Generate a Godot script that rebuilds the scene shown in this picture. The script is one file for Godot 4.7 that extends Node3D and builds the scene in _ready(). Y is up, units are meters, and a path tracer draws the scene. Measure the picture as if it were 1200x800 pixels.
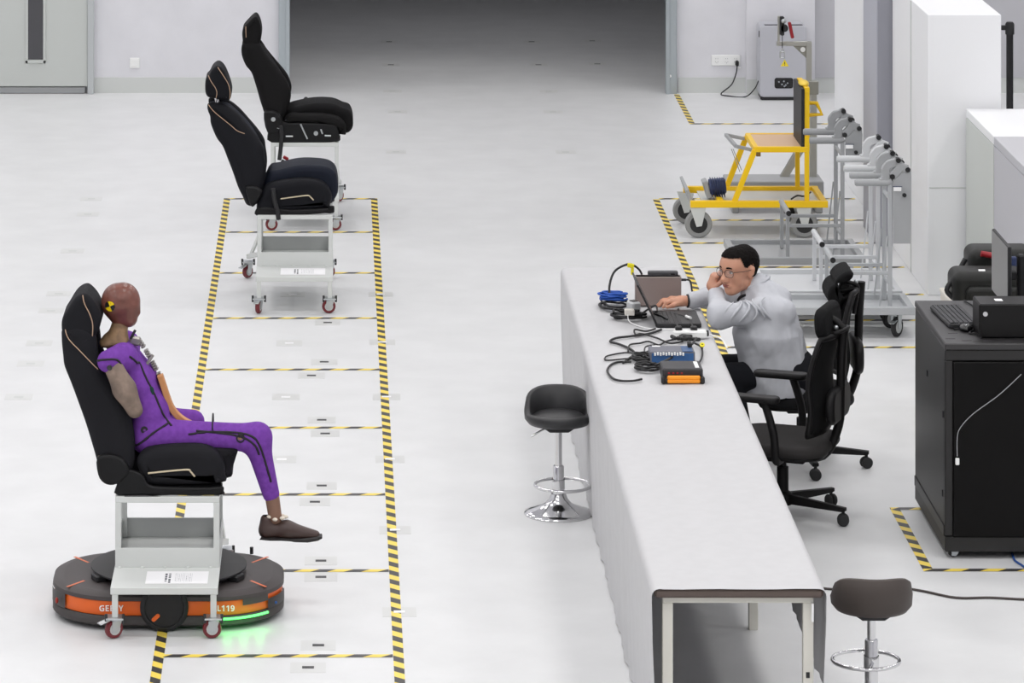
extends Node3D
# A bright test hall seen through a long lens from a gallery: seat trolleys on the left, a long bench on the right.
# y is up, the camera stands at (0, 5, 0) and looks along -z; the floor is y = 0.

var weave: NoiseTexture2D
var M := {}

func _ready() -> void:
	# camera: long lens with a shifted film back
	var cam := Camera3D.new()
	cam.name = "camera"
	cam.projection = Camera3D.PROJECTION_FRUSTUM
	cam.near = 1.0
	cam.far = 80.0
	cam.size = 800.0 / 4800.0
	cam.frustum_offset = Vector2(205.0 / 4800.0, -1010.0 / 4800.0)
	cam.position = Vector3(0, 5, 0)
	add_child(cam)
	cam.current = true
	# environment and exposure
	var we := WorldEnvironment.new()
	we.name = "world_environment"
	var env := Environment.new()
	env.background_mode = Environment.BG_COLOR
	env.background_color = Color(0.5, 0.5, 0.52)
	env.tonemap_mode = Environment.TONE_MAPPER_LINEAR
	env.tonemap_exposure = EXPOSURE
	env.sdfgi_enabled = true
	env.ssao_enabled = true
	env.ssil_enabled = true
	we.environment = env
	add_child(we)
	_materials()
	_ceiling_lights()
	# large structure, then the things in it
	_hall()
	_right_side()
	_floor_tapes()
	_bench()
	_cabinet()
	_carts_and_seats()
	_robot()
	_dummy()
	_man()
	_chairs()
	_stools()
	_yellow_trolley()
	_fixtures()
	_wall_things()
	_bench_things()
	_cabinet_things()
	_floor_labels()

const EXPOSURE := 1.0
const LAMP := 5.7

func _materials() -> void:
	weave = noise_tex(0.09, 256, 0.0, 1.0, 3, 5)
	var soft := noise_tex(0.012, 512, 0.965, 1.0, 5, 7)
	var scuff := noise_tex(0.02, 512, 0.85, 1.0, 5, 11)
	var f := mat(c8(224, 225, 226), 0.42, 0.0, 0.5)
	f.albedo_texture = soft
	f.roughness_texture = scuff
	M.floor = tri_map(f, 0.35, true)
	var w := mat(c8(226, 226, 231), 0.7, 0.0, 0.35)
	w.albedo_texture = noise_tex(0.02, 256, 0.97, 1.0, 3, 3)
	M.wall = tri_map(w, 0.5, true)
	M.base = mat(c8(205, 208, 206), 0.55)
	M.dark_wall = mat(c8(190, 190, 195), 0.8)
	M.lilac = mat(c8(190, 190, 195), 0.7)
	M.white = mat(c8(240, 241, 243), 0.5)
	M.grey_green = mat(c8(205, 209, 205), 0.6)
	M.column = mat(c8(182, 184, 194), 0.55)
	M.door = mat(c8(196, 200, 197), 0.45)
	M.frame = mat(c8(186, 190, 192), 0.4)
	M.steel = mat(c8(176, 184, 188), 0.35, 0.6)
	M.chrome = mat(c8(215, 215, 216), 0.12, 1.0)
	M.glass_dark = mat(c8(70, 70, 74), 0.1)
	M.black = mat(c8(24, 24, 26), 0.5)
	M.black_soft = mat(c8(30, 30, 32), 0.75)
	M.black_gloss = mat(c8(16, 16, 18), 0.2)
	M.rubber = mat(c8(42, 42, 43), 0.8)
	M.plug_white = mat(c8(242, 243, 242), 0.35)
	M.cart = mat(c8(208, 211, 209), 0.42)
	M.cart_inner = mat(c8(196, 199, 198), 0.5)
	M.maroon = mat(c8(112, 32, 40), 0.4)
	M.bolt = mat(c8(40, 40, 42), 0.4)
	M.zinc = mat(c8(190, 194, 196), 0.32, 0.8)
	M.paper = mat(c8(244, 244, 244), 0.7)
	M.yellow = mat(c8(250, 204, 14), 0.38)
	M.yellow_pale = mat(c8(240, 205, 70), 0.5)
	M.orange = mat(c8(236, 104, 32), 0.45)
	M.wood = mat(c8(216, 182, 150), 0.6)
	M.grey_wheel = mat(c8(142, 143, 142), 0.7)
	M.stand_dark = mat(c8(156, 158, 160), 0.5)
	M.stand_pale = mat(c8(204, 206, 209), 0.45)
	M.stand_mid = mat(c8(176, 179, 182), 0.5)
	M.mech_dark = mat(c8(146, 148, 150), 0.55)
	M.mech_pale = mat(c8(198, 200, 202), 0.5)
	M.mech_mid = mat(c8(164, 166, 168), 0.55)
	M.aluminium = mat(c8(182, 182, 176), 0.35, 0.7)
	M.red = mat(c8(150, 24, 34), 0.45)
	M.blue = mat(c8(34, 78, 150), 0.5)
	M.navy = mat(c8(38, 52, 92), 0.5)
	M.screen = mat(c8(98, 98, 98), 0.3)
	M.leg_metal = mat(c8(214, 212, 203), 0.4)
	M.cable = mat(c8(26, 26, 28), 0.55)

func _ceiling_lights() -> void:
	# rows of flat LED fittings under the ceiling, each with an area light just below its glowing face
	var glow := mat(Color.WHITE, 0.5)
	glow.emission_enabled = true
	glow.emission = c8(255, 252, 248)
	glow.emission_energy_multiplier = 1.2
	var body := S()
	box(body, Vector3(0, 0.05, 0), Vector3(1.5, 0.1, 1.1), 0.01)
	body.generate_normals()
	var bm := body.commit()
	var face := S()
	box(face, Vector3(0, -0.005, 0), Vector3(1.4, 0.012, 1.0), 0.0)
	face.generate_normals()
	var fm := face.commit()
	for r in 7:
		for c in 5:
			var o := thing("ceiling_lamp", "flat square LED lamp panel mounted under the white hall ceiling", "lamp", Vector3(-7.4 + c * 3.7, 7.38, [-3.0, -7.5, -12.0, -16.5, -21.5, -26.8, -31.8][r]), 0.0, "LED panels under the hall ceiling")
			part("housing", bm, M.white, o)
			part("lamp_panel", fm, glow, o)
			var a := AreaLight3D.new()
			a.name = "lamp_light"
			a.area_size = Vector2(1.4, 1.0)
			a.light_energy = LAMP
			a.light_color = c8(255, 253, 250)
			a.area_range = 40.0
			a.shadow_enabled = true
			o.add_child(a, true)
			a.position = Vector3(0, -0.03, 0)
			a.rotation.x = -PI / 2

	# unseen fill lamp, added to lift the floor brightness in the bay
	var o := thing("bay_fill_light", "added unseen fill lamp hung in the bay behind the opening", "lamp", Vector3(1.1, 3.3, -36.4))
	part("housing", bm, M.white, o)
	var dim := glow.duplicate() as StandardMaterial3D
	dim.emission_energy_multiplier = 0.5
	part("lamp_panel", fm, dim, o)
	var rod := S()
	bar(rod, Vector3(0, 0.1, 0), Vector3(0, 1.4, 0), 0.03)
	part("added_rod", rod, M.white, o)
	var a := AreaLight3D.new()
	a.name = "lamp_light"
	a.area_size = Vector2(1.4, 1.0)
	a.light_energy = 0.75
	a.light_color = c8(250, 250, 255)
	a.area_range = 40.0
	a.shadow_enabled = true
	o.add_child(a, true)
	a.position = Vector3(0, -0.03, 0)
	a.rotation.x = -PI / 2

func _slab(called: String, lo: Vector3, hi: Vector3, m: Material, b := 0.0) -> MeshInstance3D:
	var st := S()
	box(st, Vector3.ZERO, (hi - lo).abs(), b)
	var o := struct(called, st, m)
	o.position = (lo + hi) * 0.5
	return o

func _hall() -> void:
	_slab("floor", Vector3(-10, -0.3, -46), Vector3(10, 0, 2), M.floor)
	_slab("ceiling", Vector3(-10, 7.5, -33.7), Vector3(10, 7.8, 2), M.wall)
	_slab("wall_left", Vector3(-10.3, -0.3, -33.7), Vector3(-10, 7.8, 2), M.wall)
	_slab("wall_right", Vector3(10, -0.3, -33.7), Vector3(10.3, 7.8, 2), M.wall)
	_slab("wall_front", Vector3(-10.3, -0.3, 2), Vector3(10.3, 7.8, 2.3), M.wall)
	# the back wall with its wide opening: two lengths and the part above
	_slab("wall_back", Vector3(-10, 0, -33.7), Vector3(-0.47, 7.5, -33.4), M.wall)
	_slab("wall_back", Vector3(2.755, 0, -33.7), Vector3(10, 7.5, -33.4), M.wall)
	_slab("wall_back", Vector3(-0.47, LINTEL, -33.7), Vector3(2.755, 7.5, -33.4), M.wall)
	_slab("wall_pier", Vector3(3.33, 0, -33.4), Vector3(3.885, 7.5, -33.3), M.wall)
	_slab("wall_shade_panel", Vector3(3.885, 0.125, -33.4), Vector3(6.5, 7.5, -33.38), M.lilac)  # shade on this stretch of back wall, put into the panel colour
	# skirting
	_slab("baseboard_back", Vector3(-2.0, 0, -33.4), Vector3(-0.49, 0.125, -33.388), M.base)
	_slab("baseboard_back", Vector3(2.78, 0, -33.4), Vector3(3.33, 0.125, -33.388), M.base)
	_slab("baseboard_back", Vector3(3.33, 0, -33.3), Vector3(3.885, 0.125, -33.29), M.base)
	_slab("baseboard_back", Vector3(3.885, 0, -33.4), Vector3(9, 0.125, -33.388), M.base)
	# the unlit bay behind the opening
	_slab("wall_bay_left", Vector3(-3.3, -0.3, -46), Vector3(-3, 4.9, -33.7), M.dark_wall)
	_slab("wall_bay_right", Vector3(5.3, -0.3, -46), Vector3(5.6, 4.9, -33.7), M.dark_wall)
	_slab("wall_bay_back", Vector3(-3.3, -0.3, -46.3), Vector3(5.6, 4.9, -46), M.dark_wall)
	_slab("ceiling_bay", Vector3(-3.3, 4.7, -46), Vector3(5.6, 4.9, -33.7), M.dark_wall)
	# steel posts of the opening
	for s in [[-0.475, -0.385, "left"], [2.675, 2.765, "right"]]:
		var st := S()
		var w: float = s[1] - s[0]
		box(st, Vector3(0, LINTEL * 0.5 + 0.04, 0), Vector3(w, LINTEL + 0.08, 0.06), 0.004)
		box(st, Vector3(w * (0.32 if s[2] == "left" else -0.32), LINTEL * 0.5 + 0.04, 0.035), Vector3(w * 0.36, LINTEL + 0.08, 0.02), 0.003)
		var o := struct("trim_1" if s[2] == "left" else "trim_2", st, M.steel)
		o.position = Vector3((s[0] + s[1]) * 0.5, 0, -33.36)
		if s[2] == "right":
			var d := S()
			ell(d, Vector3(-0.01, 0.145, 0.03), Vector3(0.012, 0.012, 0.006))
			part("screw_head", d, M.plug_white, o)
	# grey door on the left with a narrow wired window
	var door := Node3D.new()
	door.name = "door_1"
	add_child(door)
	door.position = Vector3(-2.75, 0, -33.36)
	tag(door, "", "", "", "structure")
	var st := S()
	box(st, Vector3(-0.05, 1.06, 0), Vector3(1.54, 2.0, 0.05), 0.004)
	part("door_leaf", st, M.door, door, Vector3(0, 0.0, 0))
	st = S()
	box(st, Vector3(0.745, 1.05, 0), Vector3(0.05, 2.1, 0.09), 0.004)
	box(st, Vector3(-0.845, 1.05, 0), Vector3(0.05, 2.1, 0.09), 0.004)
	box(st, Vector3(-0.05, 2.1, 0), Vector3(1.64, 0.047, 0.155), 0.004)
	part("door_frame", st, M.frame, door)
	st = S()
	box(st, Vector3(-0.05, 0.028, 0.0), Vector3(1.5, 0.05, 0.03), 0.004)
	part("threshold_gap", st, M.stand_dark, door, Vector3.ZERO)
	st = S()
	box(st, Vector3(0.297, 0.9, 0.027), Vector3(0.125, 1.24, 0.006), 0.002)
	part("window_pane", st, M.glass_dark, door)
	st = S()
	for x in [0.225, 0.369]:
		box(st, Vector3(x, 0.9, 0.029), Vector3(0.022, 1.3, 0.014), 0.003)
	for y in [0.262, 1.54]:
		box(st, Vector3(0.297, y, 0.029), Vector3(0.166, 0.024, 0.014), 0.003)
	part("window_frame", st, M.door, door)

const LINTEL := 4.2

func _right_side() -> void:
	# white partition that runs back along the right of the hall, the steel column in it, and two low white counters in front
	var st := S()
	box(st, Vector3(0.225, 0.86, -0.8), Vector3(0.45, 1.72, 1.6), 0.004)
	var o := struct("wall_partition", st, M.white)
	o.position = Vector3(3.62, 0, -25.1)
	st = S()
	box(st, Vector3(-0.002, 0.86, -0.72), Vector3(0.006, 1.71, 0.02), 0.0)
	box(st, Vector3(0.23, 0.66, 0.001), Vector3(0.44, 0.008, 0.004), 0.001)
	part("panel_joint", st, M.base, o)
	st = S()
	box(st, Vector3(0.225, 1.6, -1.2), Vector3(0.45, 3.2, 2.4), 0.004)
	o = struct("wall_partition", st, M.white)
	o.position = Vector3(3.62, 0, -27.4)
	st = S()
	box(st, Vector3(0.1, 3.75, -0.33), Vector3(0.2, 7.5, 0.02), 0.003)
	box(st, Vector3(0.1, 3.75, 0.33), Vector3(0.2, 7.5, 0.02), 0.003)
	box(st, Vector3(0.1, 3.75, 0), Vector3(0.2, 7.5, 0.66), 0.003)
	o = struct("column_1", st, M.column)
	o.position = Vector3(3.52, 0, -27.06)
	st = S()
	box(st, Vector3(0.1, 3.75, 0.343), Vector3(0.19, 7.5, 0.008), 0.001)  # added darker plate: shade on the column front painted as colour
	part("shade_plate", st, mat(c8(150, 151, 160), 0.6), o)
	for k in 2:
		var c := thing("low_counter", ["low white counter with a grey-green end panel beside the tall white partition", "low lilac-grey counter in front of the white-topped one, right of the monitor"][k], "counter", Vector3(3.845, 0, [-24.0, -22.4][k]), 0.0)
		var l: float = [1.04, 1.58][k]
		st = S()
		box(st, Vector3(0.75, 1.128, -l * 0.5), Vector3(1.5, 0.05, l), 0.003)
		part("counter_top", st, [M.white, M.lilac][k], c)
		st = S()
		box(st, Vector3(0.01, 0.55, -l * 0.5), Vector3(0.02, 1.1, l - 0.004), 0.002)
		part("side_panel", st, [M.grey_green, M.lilac][k], c)
		st = S()
		box(st, Vector3(0.76, 0.55, -0.02), Vector3(1.46, 1.1, 0.02), 0.002)
		box(st, Vector3(0.76, 0.55, -l + 0.02), Vector3(1.46, 1.1, 0.02), 0.002)
		part("front_panel", st, [M.white, M.lilac][k], c)
	# black queue post behind them
	var p := thing("queue_post", "slim black belt barrier post standing behind the white partition", "barrier post", Vector3(4.96, 0, -30.2))
	st = S()
	lathe(st, PackedVector2Array([Vector2(0, 0), Vector2(0.16, 0), Vector2(0.16, 0.015), Vector2(0.03, 0.035), Vector2(0.0, 0.035)]))
	part("base", st, M.black, p)
	st = S()
	lathe(st, PackedVector2Array([Vector2(0.026, 0.03), Vector2(0.026, 0.93), Vector2(0.0, 0.93)]), Vector3.ZERO, 16)
	part("post", st, M.black_soft, p)
	st = S()
	lathe(st, PackedVector2Array([Vector2(0, 0.91), Vector2(0.034, 0.91), Vector2(0.034, 0.985), Vector2(0.024, 1.0), Vector2(0, 1.0)]), Vector3.ZERO, 16)
	box(st, Vector3(-0.04, 0.958, 0), Vector3(0.05, 0.035, 0.03), 0.004)
	part("belt_head", st, M.black, p)

func _tape_mat() -> StandardMaterial3D:
	var im := Image.create(128, 128, false, Image.FORMAT_RGB8)
	for y in 128:
		for x in 128:
			var t := fposmod(float(x + y) / 128.0, 1.0)
			var e := clampf(absf(t - 0.5) * 128.0 - 32.0 + 0.5, 0.0, 1.0)
			im.set_pixel(x, y, c8(58, 56, 56).lerp(c8(243, 216, 92), e))
	var m := mat(Color.WHITE, 0.45)
	m.albedo_texture = ImageTexture.create_from_image(im)
	return m

func _tape(a: Vector3, b: Vector3, label: String, w := 0.046, period := 0.15, group := "") -> void:
	var st := S()
	var d := (b - a).normalized()
	var s := d.cross(Vector3.UP) * w * 0.5
	var l := a.distance_to(b)
	st.set_smooth_group(-1)
	var n := 12
	for i in n:
		var p := a + d * l * i / n
		var q := a + d * l * (i + 1) / n
		var u0 := l * i / n / period
		var u1 := l * (i + 1) / n / period
		for t in [[p - s, u0, 0.0], [p + s, u0, w / period], [q + s, u1, w / period], [p - s, u0, 0.0], [q + s, u1, w / period], [q - s, u1, 0.0]]:
			st.set_uv(Vector2(t[1], t[2]))
			st.add_vertex(t[0])
	var o := part("floor_tape", st, M.tape)
	o.position.y = 0.0012
	tag(o, label, "floor tape", group)

func _floor_tapes() -> void:
	M.tape = _tape_mat()
	_tape(Vector3(-0.755, 0, -13.5), Vector3(-0.765, 0, -28.49), "long black and yellow striped tape left of the seat trolleys, running under the robot", 0.044, 0.152)
	_tape(Vector3(0.262, 0, -13.5), Vector3(0.258, 0, -28.49), "long black and yellow striped tape in mid-hall, right of the three seats", 0.044, 0.152)
	var zs := [28.47, 27.21, 25.81, 24.42, 23.01, 21.6, 20.18, 18.77, 17.41]
	var say := ["far end of the bay, beyond both empty seats", "rear wheels of the far seat trolley", "under the middle seat trolley, below its grey tray", "right in front of the middle seat trolley's front wheels", "second cross line in front of the middle seat trolley", "level with the purple manikin's lap, behind it", "behind the purple manikin's shin", "beside the robot's right end, past the hanging shoe", "nearest, in front of the robot's green light"]
	for i in zs.size():
		_tape(Vector3(-0.74, 0.0004, -zs[i]), Vector3(0.237, 0.0004, -zs[i]), "thin black and yellow cross tape, " + say[i], 0.044, 0.155)
	_tape(Vector3(2.215, 0, -23.0), Vector3(2.215, 0, -28.45), "striped tape running along behind the bench, left of the yellow trolley", 0.044, 0.152)
	var z2 := [28.47, 27.65, 26.82, 26.0, 25.13, 24.36, 23.6]
	var s2 := ["behind the yellow trolley, farthest of its bay", "under the yellow trolley's front wheels", "just in front of the yellow trolley, under the dark grey fixture", "between the dark grey fixture and the pale one", "passing behind the seated man's head", "behind the seated man's shoulder, below the nearest grey fixture", "nearest of the bay, right of the office chair backs"]
	for i in z2.size():
		_tape(Vector3(2.238, 0.0004, -z2[i]), Vector3(3.6, 0.0004, -z2[i]), "thin striped cross tape " + s2[i], 0.044, 0.155)
	_tape(Vector3(2.755, 0, -31.8), Vector3(2.76, 0, -33.3), "short striped tape at the right steel post of the dark opening", 0.044, 0.152)
	_tape(Vector3(2.74, 0.0004, -31.78), Vector3(4.2, 0.0004, -31.78), "thin striped cross tape in front of the grey machine by the wall", 0.044, 0.155)
	_tape(Vector3(2.71, 0, -18.76), Vector3(2.71, 0, -19.92), "short striped tape on the floor left of the black cabinet", 0.047, 0.155)
	_tape(Vector3(2.69, 0.0004, -18.78), Vector3(3.7, 0.0004, -18.78), "striped cross tape in front of the black cabinet", 0.046, 0.17)
	_tape(Vector3(2.69, 0.0004, -19.9), Vector3(3.7, 0.0004, -19.9), "striped cross tape at the back of the black cabinet, ending behind its side", 0.046, 0.17)

# ---------------------------------------------------------------- seat trolleys and seats
func _caster(root: Node3D, at: Vector3, r: float, turn: float, tyre: Material, brake := false, bolts := true) -> void:
	var b := Basis(Vector3.UP, turn)
	var top := at.y
	var st := S()
	box(st, Vector3(0, 0.004, 0), Vector3(0.075, 0.008, 0.075), 0.001)   # plate
	lathe(st, PackedVector2Array([Vector2(0.0, -0.012), Vector2(0.022, -0.012), Vector2(0.026, 0.0), Vector2(0, 0.0)]), Vector3.ZERO, 12)
	for s in [-1.0, 1.0]:
		var fork := PackedVector2Array([Vector2(-0.022, -0.008), Vector2(-0.012 - 0.012, -(top - r) - 0.012), Vector2(0.0, -(top - r) - 0.016), Vector2(0.012, -(top - r) - 0.004), Vector2(0.024, -0.008)])
		extr(st, fork, s * 0.017 - 0.0015, s * 0.017 + 0.0015, 0.0008, Vector3.ZERO, b, false, 1)
	var c := part("caster", st, M.zinc, root, at)
	st = S()
	var hub := b * Vector3(-0.006, -(top - r), 0)
	lathe(st, PackedVector2Array([Vector2(r * 0.5, -0.012), Vector2(r * 0.9, -0.013), Vector2(r, -0.007), Vector2(r, 0.007), Vector2(r * 0.9, 0.013), Vector2(r * 0.5, 0.012)]), hub, 20, b * Basis(Vector3.RIGHT, PI / 2))
	part("wheel", st, tyre, c)
	st = S()
	lathe(st, PackedVector2Array([Vector2(0, -0.0135), Vector2(r * 0.62, -0.0135), Vector2(r * 0.62, 0.0135), Vector2(0, 0.0135)]), hub, 16, b * Basis(Vector3.RIGHT, PI / 2))
	part("hub", st, M.cart_inner, c)
	if bolts:
		for s in [-1.0, 1.0]:
			st = S()
			lathe(st, PackedVector2Array([Vector2(0, -0.012), Vector2(0.0065, -0.012), Vector2(0.0065, 0.026), Vector2(0, 0.026)]), Vector3(s * 0.037, 0, 0.03), 8)
			part("bolt", st, M.bolt, c)
	if brake:
		st = S()
		box(st, b * Vector3(-0.055, -(top - r) + 0.036, 0), Vector3(0.05, 0.006, 0.034), 0.002, b * Basis(Vector3(0, 0, 1), 0.25))
		part("brake_pedal", st, M.zinc, c)

func _make_cart(label: String, at: Vector3, turns: Array, rear: Array) -> Node3D:
	var o := thing("seat_trolley", label, "trolley", at, 0.0, "grey seat trolleys")
	var st: SurfaceTool
	for s in [-1.0, 1.0]:
		st = S()
		bar(st, Vector3(s * 0.2125, 0.09, -0.013), Vector3(s * 0.2125, 0.2, -0.013), 0.026)
		part("leg", st, M.cart, o)
		st = S()
		var rx: float = rear[0] if s < 0.0 else rear[1]
		bar(st, Vector3(s * 0.21, 0.2, -0.84), Vector3(rx, 0.13, -1.12), 0.028)
		bar(st, Vector3(s * 0.215, 0.34, -0.86), Vector3(lerpf(s * 0.215, rx, 0.8), 0.15, -1.06), 0.012, 0.03)
		part("outrigger", st, M.cart, o)
		for z in [-0.343, -0.847]:
			st = S()
			bar(st, Vector3(s * 0.216, 0.222, z), Vector3(s * 0.216, 0.504, z), 0.026)
			part("post", st, M.cart, o)
	st = S()
	box(st, Vector3(0, 0.2145, -0.43), Vector3(0.464, 0.012, 0.86), 0.002)
	box(st, Vector3(0, 0.206, -0.002), Vector3(0.464, 0.03, 0.012), 0.002)
	part("step_plate", st, M.cart, o)
	st = S()
	box(st, Vector3(0, 0.263, -0.332), Vector3(0.458, 0.085, 0.006), 0.001)
	part("riser_panel", st, M.cart, o)
	for k in 5:
		st = S()
		ell(st, Vector3(-0.21 + 0.1 * k, 0.222, -0.325), Vector3(0.01, 0.005, 0.01), Basis(), 8, 5)
		part("weld", st, M.cart, o)
	st = S()
	box(st, Vector3(0, 0.263, -0.857), Vector3(0.458, 0.085, 0.006), 0.001)
	part("back_panel", st, M.cart_inner, o)
	st = S()
	for s in [-1.0, 1.0]:
		box(st, Vector3(s * 0.227, 0.263, -0.595), Vector3(0.006, 0.085, 0.5), 0.001)
	part("side_panel", st, M.cart_inner, o)
	st = S()
	for z in [-0.343, -0.847]:
		box(st, Vector3(0, 0.517, z), Vector3(0.458, 0.026, 0.026), 0.002)
	for s in [-1.0, 1.0]:
		box(st, Vector3(s * 0.216, 0.517, -0.595), Vector3(0.026, 0.026, 0.478), 0.002)
	part("top_frame", st, M.cart, o)
	# paper sheet on the step
	st = S()
	st.set_smooth_group(-1)
	for t in [[0, 1], [1, 1], [1, 0], [0, 1], [1, 0], [0, 0]]:
		st.set_uv(Vector2(t[0], t[1]))
		st.add_vertex(Vector3(-0.085 + 0.27 * t[0], 0.2215, -0.26 + 0.2 * t[1]))
	part("paper_sheet", st, M.sheet, o, Vector3.ZERO, "white printed sheet")
	_caster(o, Vector3(-0.2125, 0.085, -0.013), 0.041, turns[0], M.maroon, true)
	_caster(o, Vector3(0.2125, 0.085, -0.013), 0.041, turns[1], M.maroon, false)
	_caster(o, Vector3(rear[0], 0.098, -1.1), 0.041, turns[2], M.maroon, true)
	_caster(o, Vector3(rear[1], 0.098, -1.1), 0.041, turns[3], M.maroon, false)
	return o

func _sheet_mat() -> StandardMaterial3D:
	var im := Image.create(256, 192, false, Image.FORMAT_RGB8)
	im.fill(c8(244, 244, 246))
	var rng := RandomNumberGenerator.new()
	rng.seed = 4
	for col in 7:
		var x := 78 + col * 15 + (12 if col > 1 else 0)
		var y := 34
		while y < 158:
			var l := rng.randi_range(8, 30) if col < 2 else rng.randi_range(2, 9)
			im.fill_rect(Rect2i(x, y, 9 if col < 2 else 3, l), c8(70, 72, 80) if col < 2 else c8(120, 122, 130))
			y += l + rng.randi_range(5, 16)
		if col > 1:
			im.fill_rect(Rect2i(x + 8, 30, 1, 132), c8(170, 172, 178))
	var m := mat(Color.WHITE, 0.6)
	m.albedo_texture = ImageTexture.create_from_image(im)
	return m

func _seam(pts: Array, z: float, r := 0.0022) -> SurfaceTool:
	var st := S()
	tube(st, spline(v3s(pts, z), 5), r, 6)
	return st

# One car seat; the outlines are side views in metres, x forward, y up, from the middle of the trolley's top frame.
func _make_seat(label: String, at: Vector3, d: Dictionary) -> Node3D:
	var o := thing("car_seat", label, "car seat", at, 0.0, "black car seats on trolleys")
	var fab: Material = d.fabric
	var st := S()
	var back := smooth2(v2s(d.back))
	var head := smooth2(v2s(d.head))
	var fit := Vector3(0.12, 0.66, 0.6)
	taper = fit
	extr(st, smooth2(v2s(d.back_mid)), -0.17, 0.17, 0.03, Vector3.ZERO, Basis(), true, 3)
	part("backrest", st, d.center, o)
	for s in [-1.0, 1.0]:
		st = S()
		taper = fit
		extr(st, back, s * 0.185 - 0.065, s * 0.185 + 0.065, 0.05, Vector3.ZERO, Basis(), true, 5)
		part("back_bolster", st, fab, o)
		taper = Vector3(0, 0, 1)
		st = S()
		extr(st, smooth2(v2s(d.cushion)), s * 0.19 - 0.062, s * 0.19 + 0.062, 0.045, Vector3.ZERO, Basis(), true, 5)
		part("seat_bolster", st, fab, o)
		st = S()
		extr(st, smooth2(v2s(d.cover), 3), s * 0.245 - 0.02, s * 0.245 + 0.012, 0.01, Vector3.ZERO, Basis(), true, 3)
		part("side_cover", st, M.seat_plastic, o)
	st = S()
	extr(st, smooth2(v2s(d.cushion_mid)), -0.17, 0.17, 0.035, Vector3.ZERO, Basis(), true, 4)
	part("seat_cushion", st, d.center, o)
	st = S()
	extr(st, head, -0.14, 0.14, 0.03, Vector3.ZERO, Basis(), true, 6)
	part("headrest", st, fab, o)
	for s in [-1.0, 1.0]:
		st = S()
		tube(st, xyz([d.post[0], d.post[1], s * 0.06, d.post[2], d.post[3], s * 0.06]), 0.008, 8)
		part("headrest_post", st, M.chrome, o)
	st = S()
	for s in [-1.0, 1.0]:
		box(st, Vector3(0.02, 0.022, s * 0.19), Vector3(0.44, 0.036, 0.05), 0.006)
		box(st, Vector3(0.02, 0.0065, s * 0.19), Vector3(0.4, 0.013, 0.03), 0.002)
	part("slide_rail", st, M.seat_plastic, o)
	if d.has("lower"):
		for s in [-1.0, 1.0]:
			st = S()
			extr(st, smooth2(v2s(d.lower), 3), s * 0.235 - 0.03, s * 0.235 + 0.03, 0.015, Vector3.ZERO, Basis(), true, 3)
			part("recliner_cover", st, M.seat_plastic, o)
	for q in d.get("seams", []):
		var line := PackedVector3Array()
		taper = Vector3(0, 0, 1) if q[1] else fit
		for v in spline(v3s(q[0]), 5):
			line.append(Vector3(v.x, v.y, rim_z(head if q[1] else back, Vector2(v.x, v.y), 0.14 if q[1] else 0.25, 0.03 if q[1] else 0.05) + 0.002))
		taper = Vector3(0, 0, 1)
		st = S()
		tube(st, line, 0.0022, 6)
		part("piping", st, M.piping, o)
	if d.has("trim"):
		part("trim_strip", _seam(d.trim, 0.2575, 0.0045), M.gilt, o, Vector3.ZERO, "pale gold trim strip")
	return o

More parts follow.
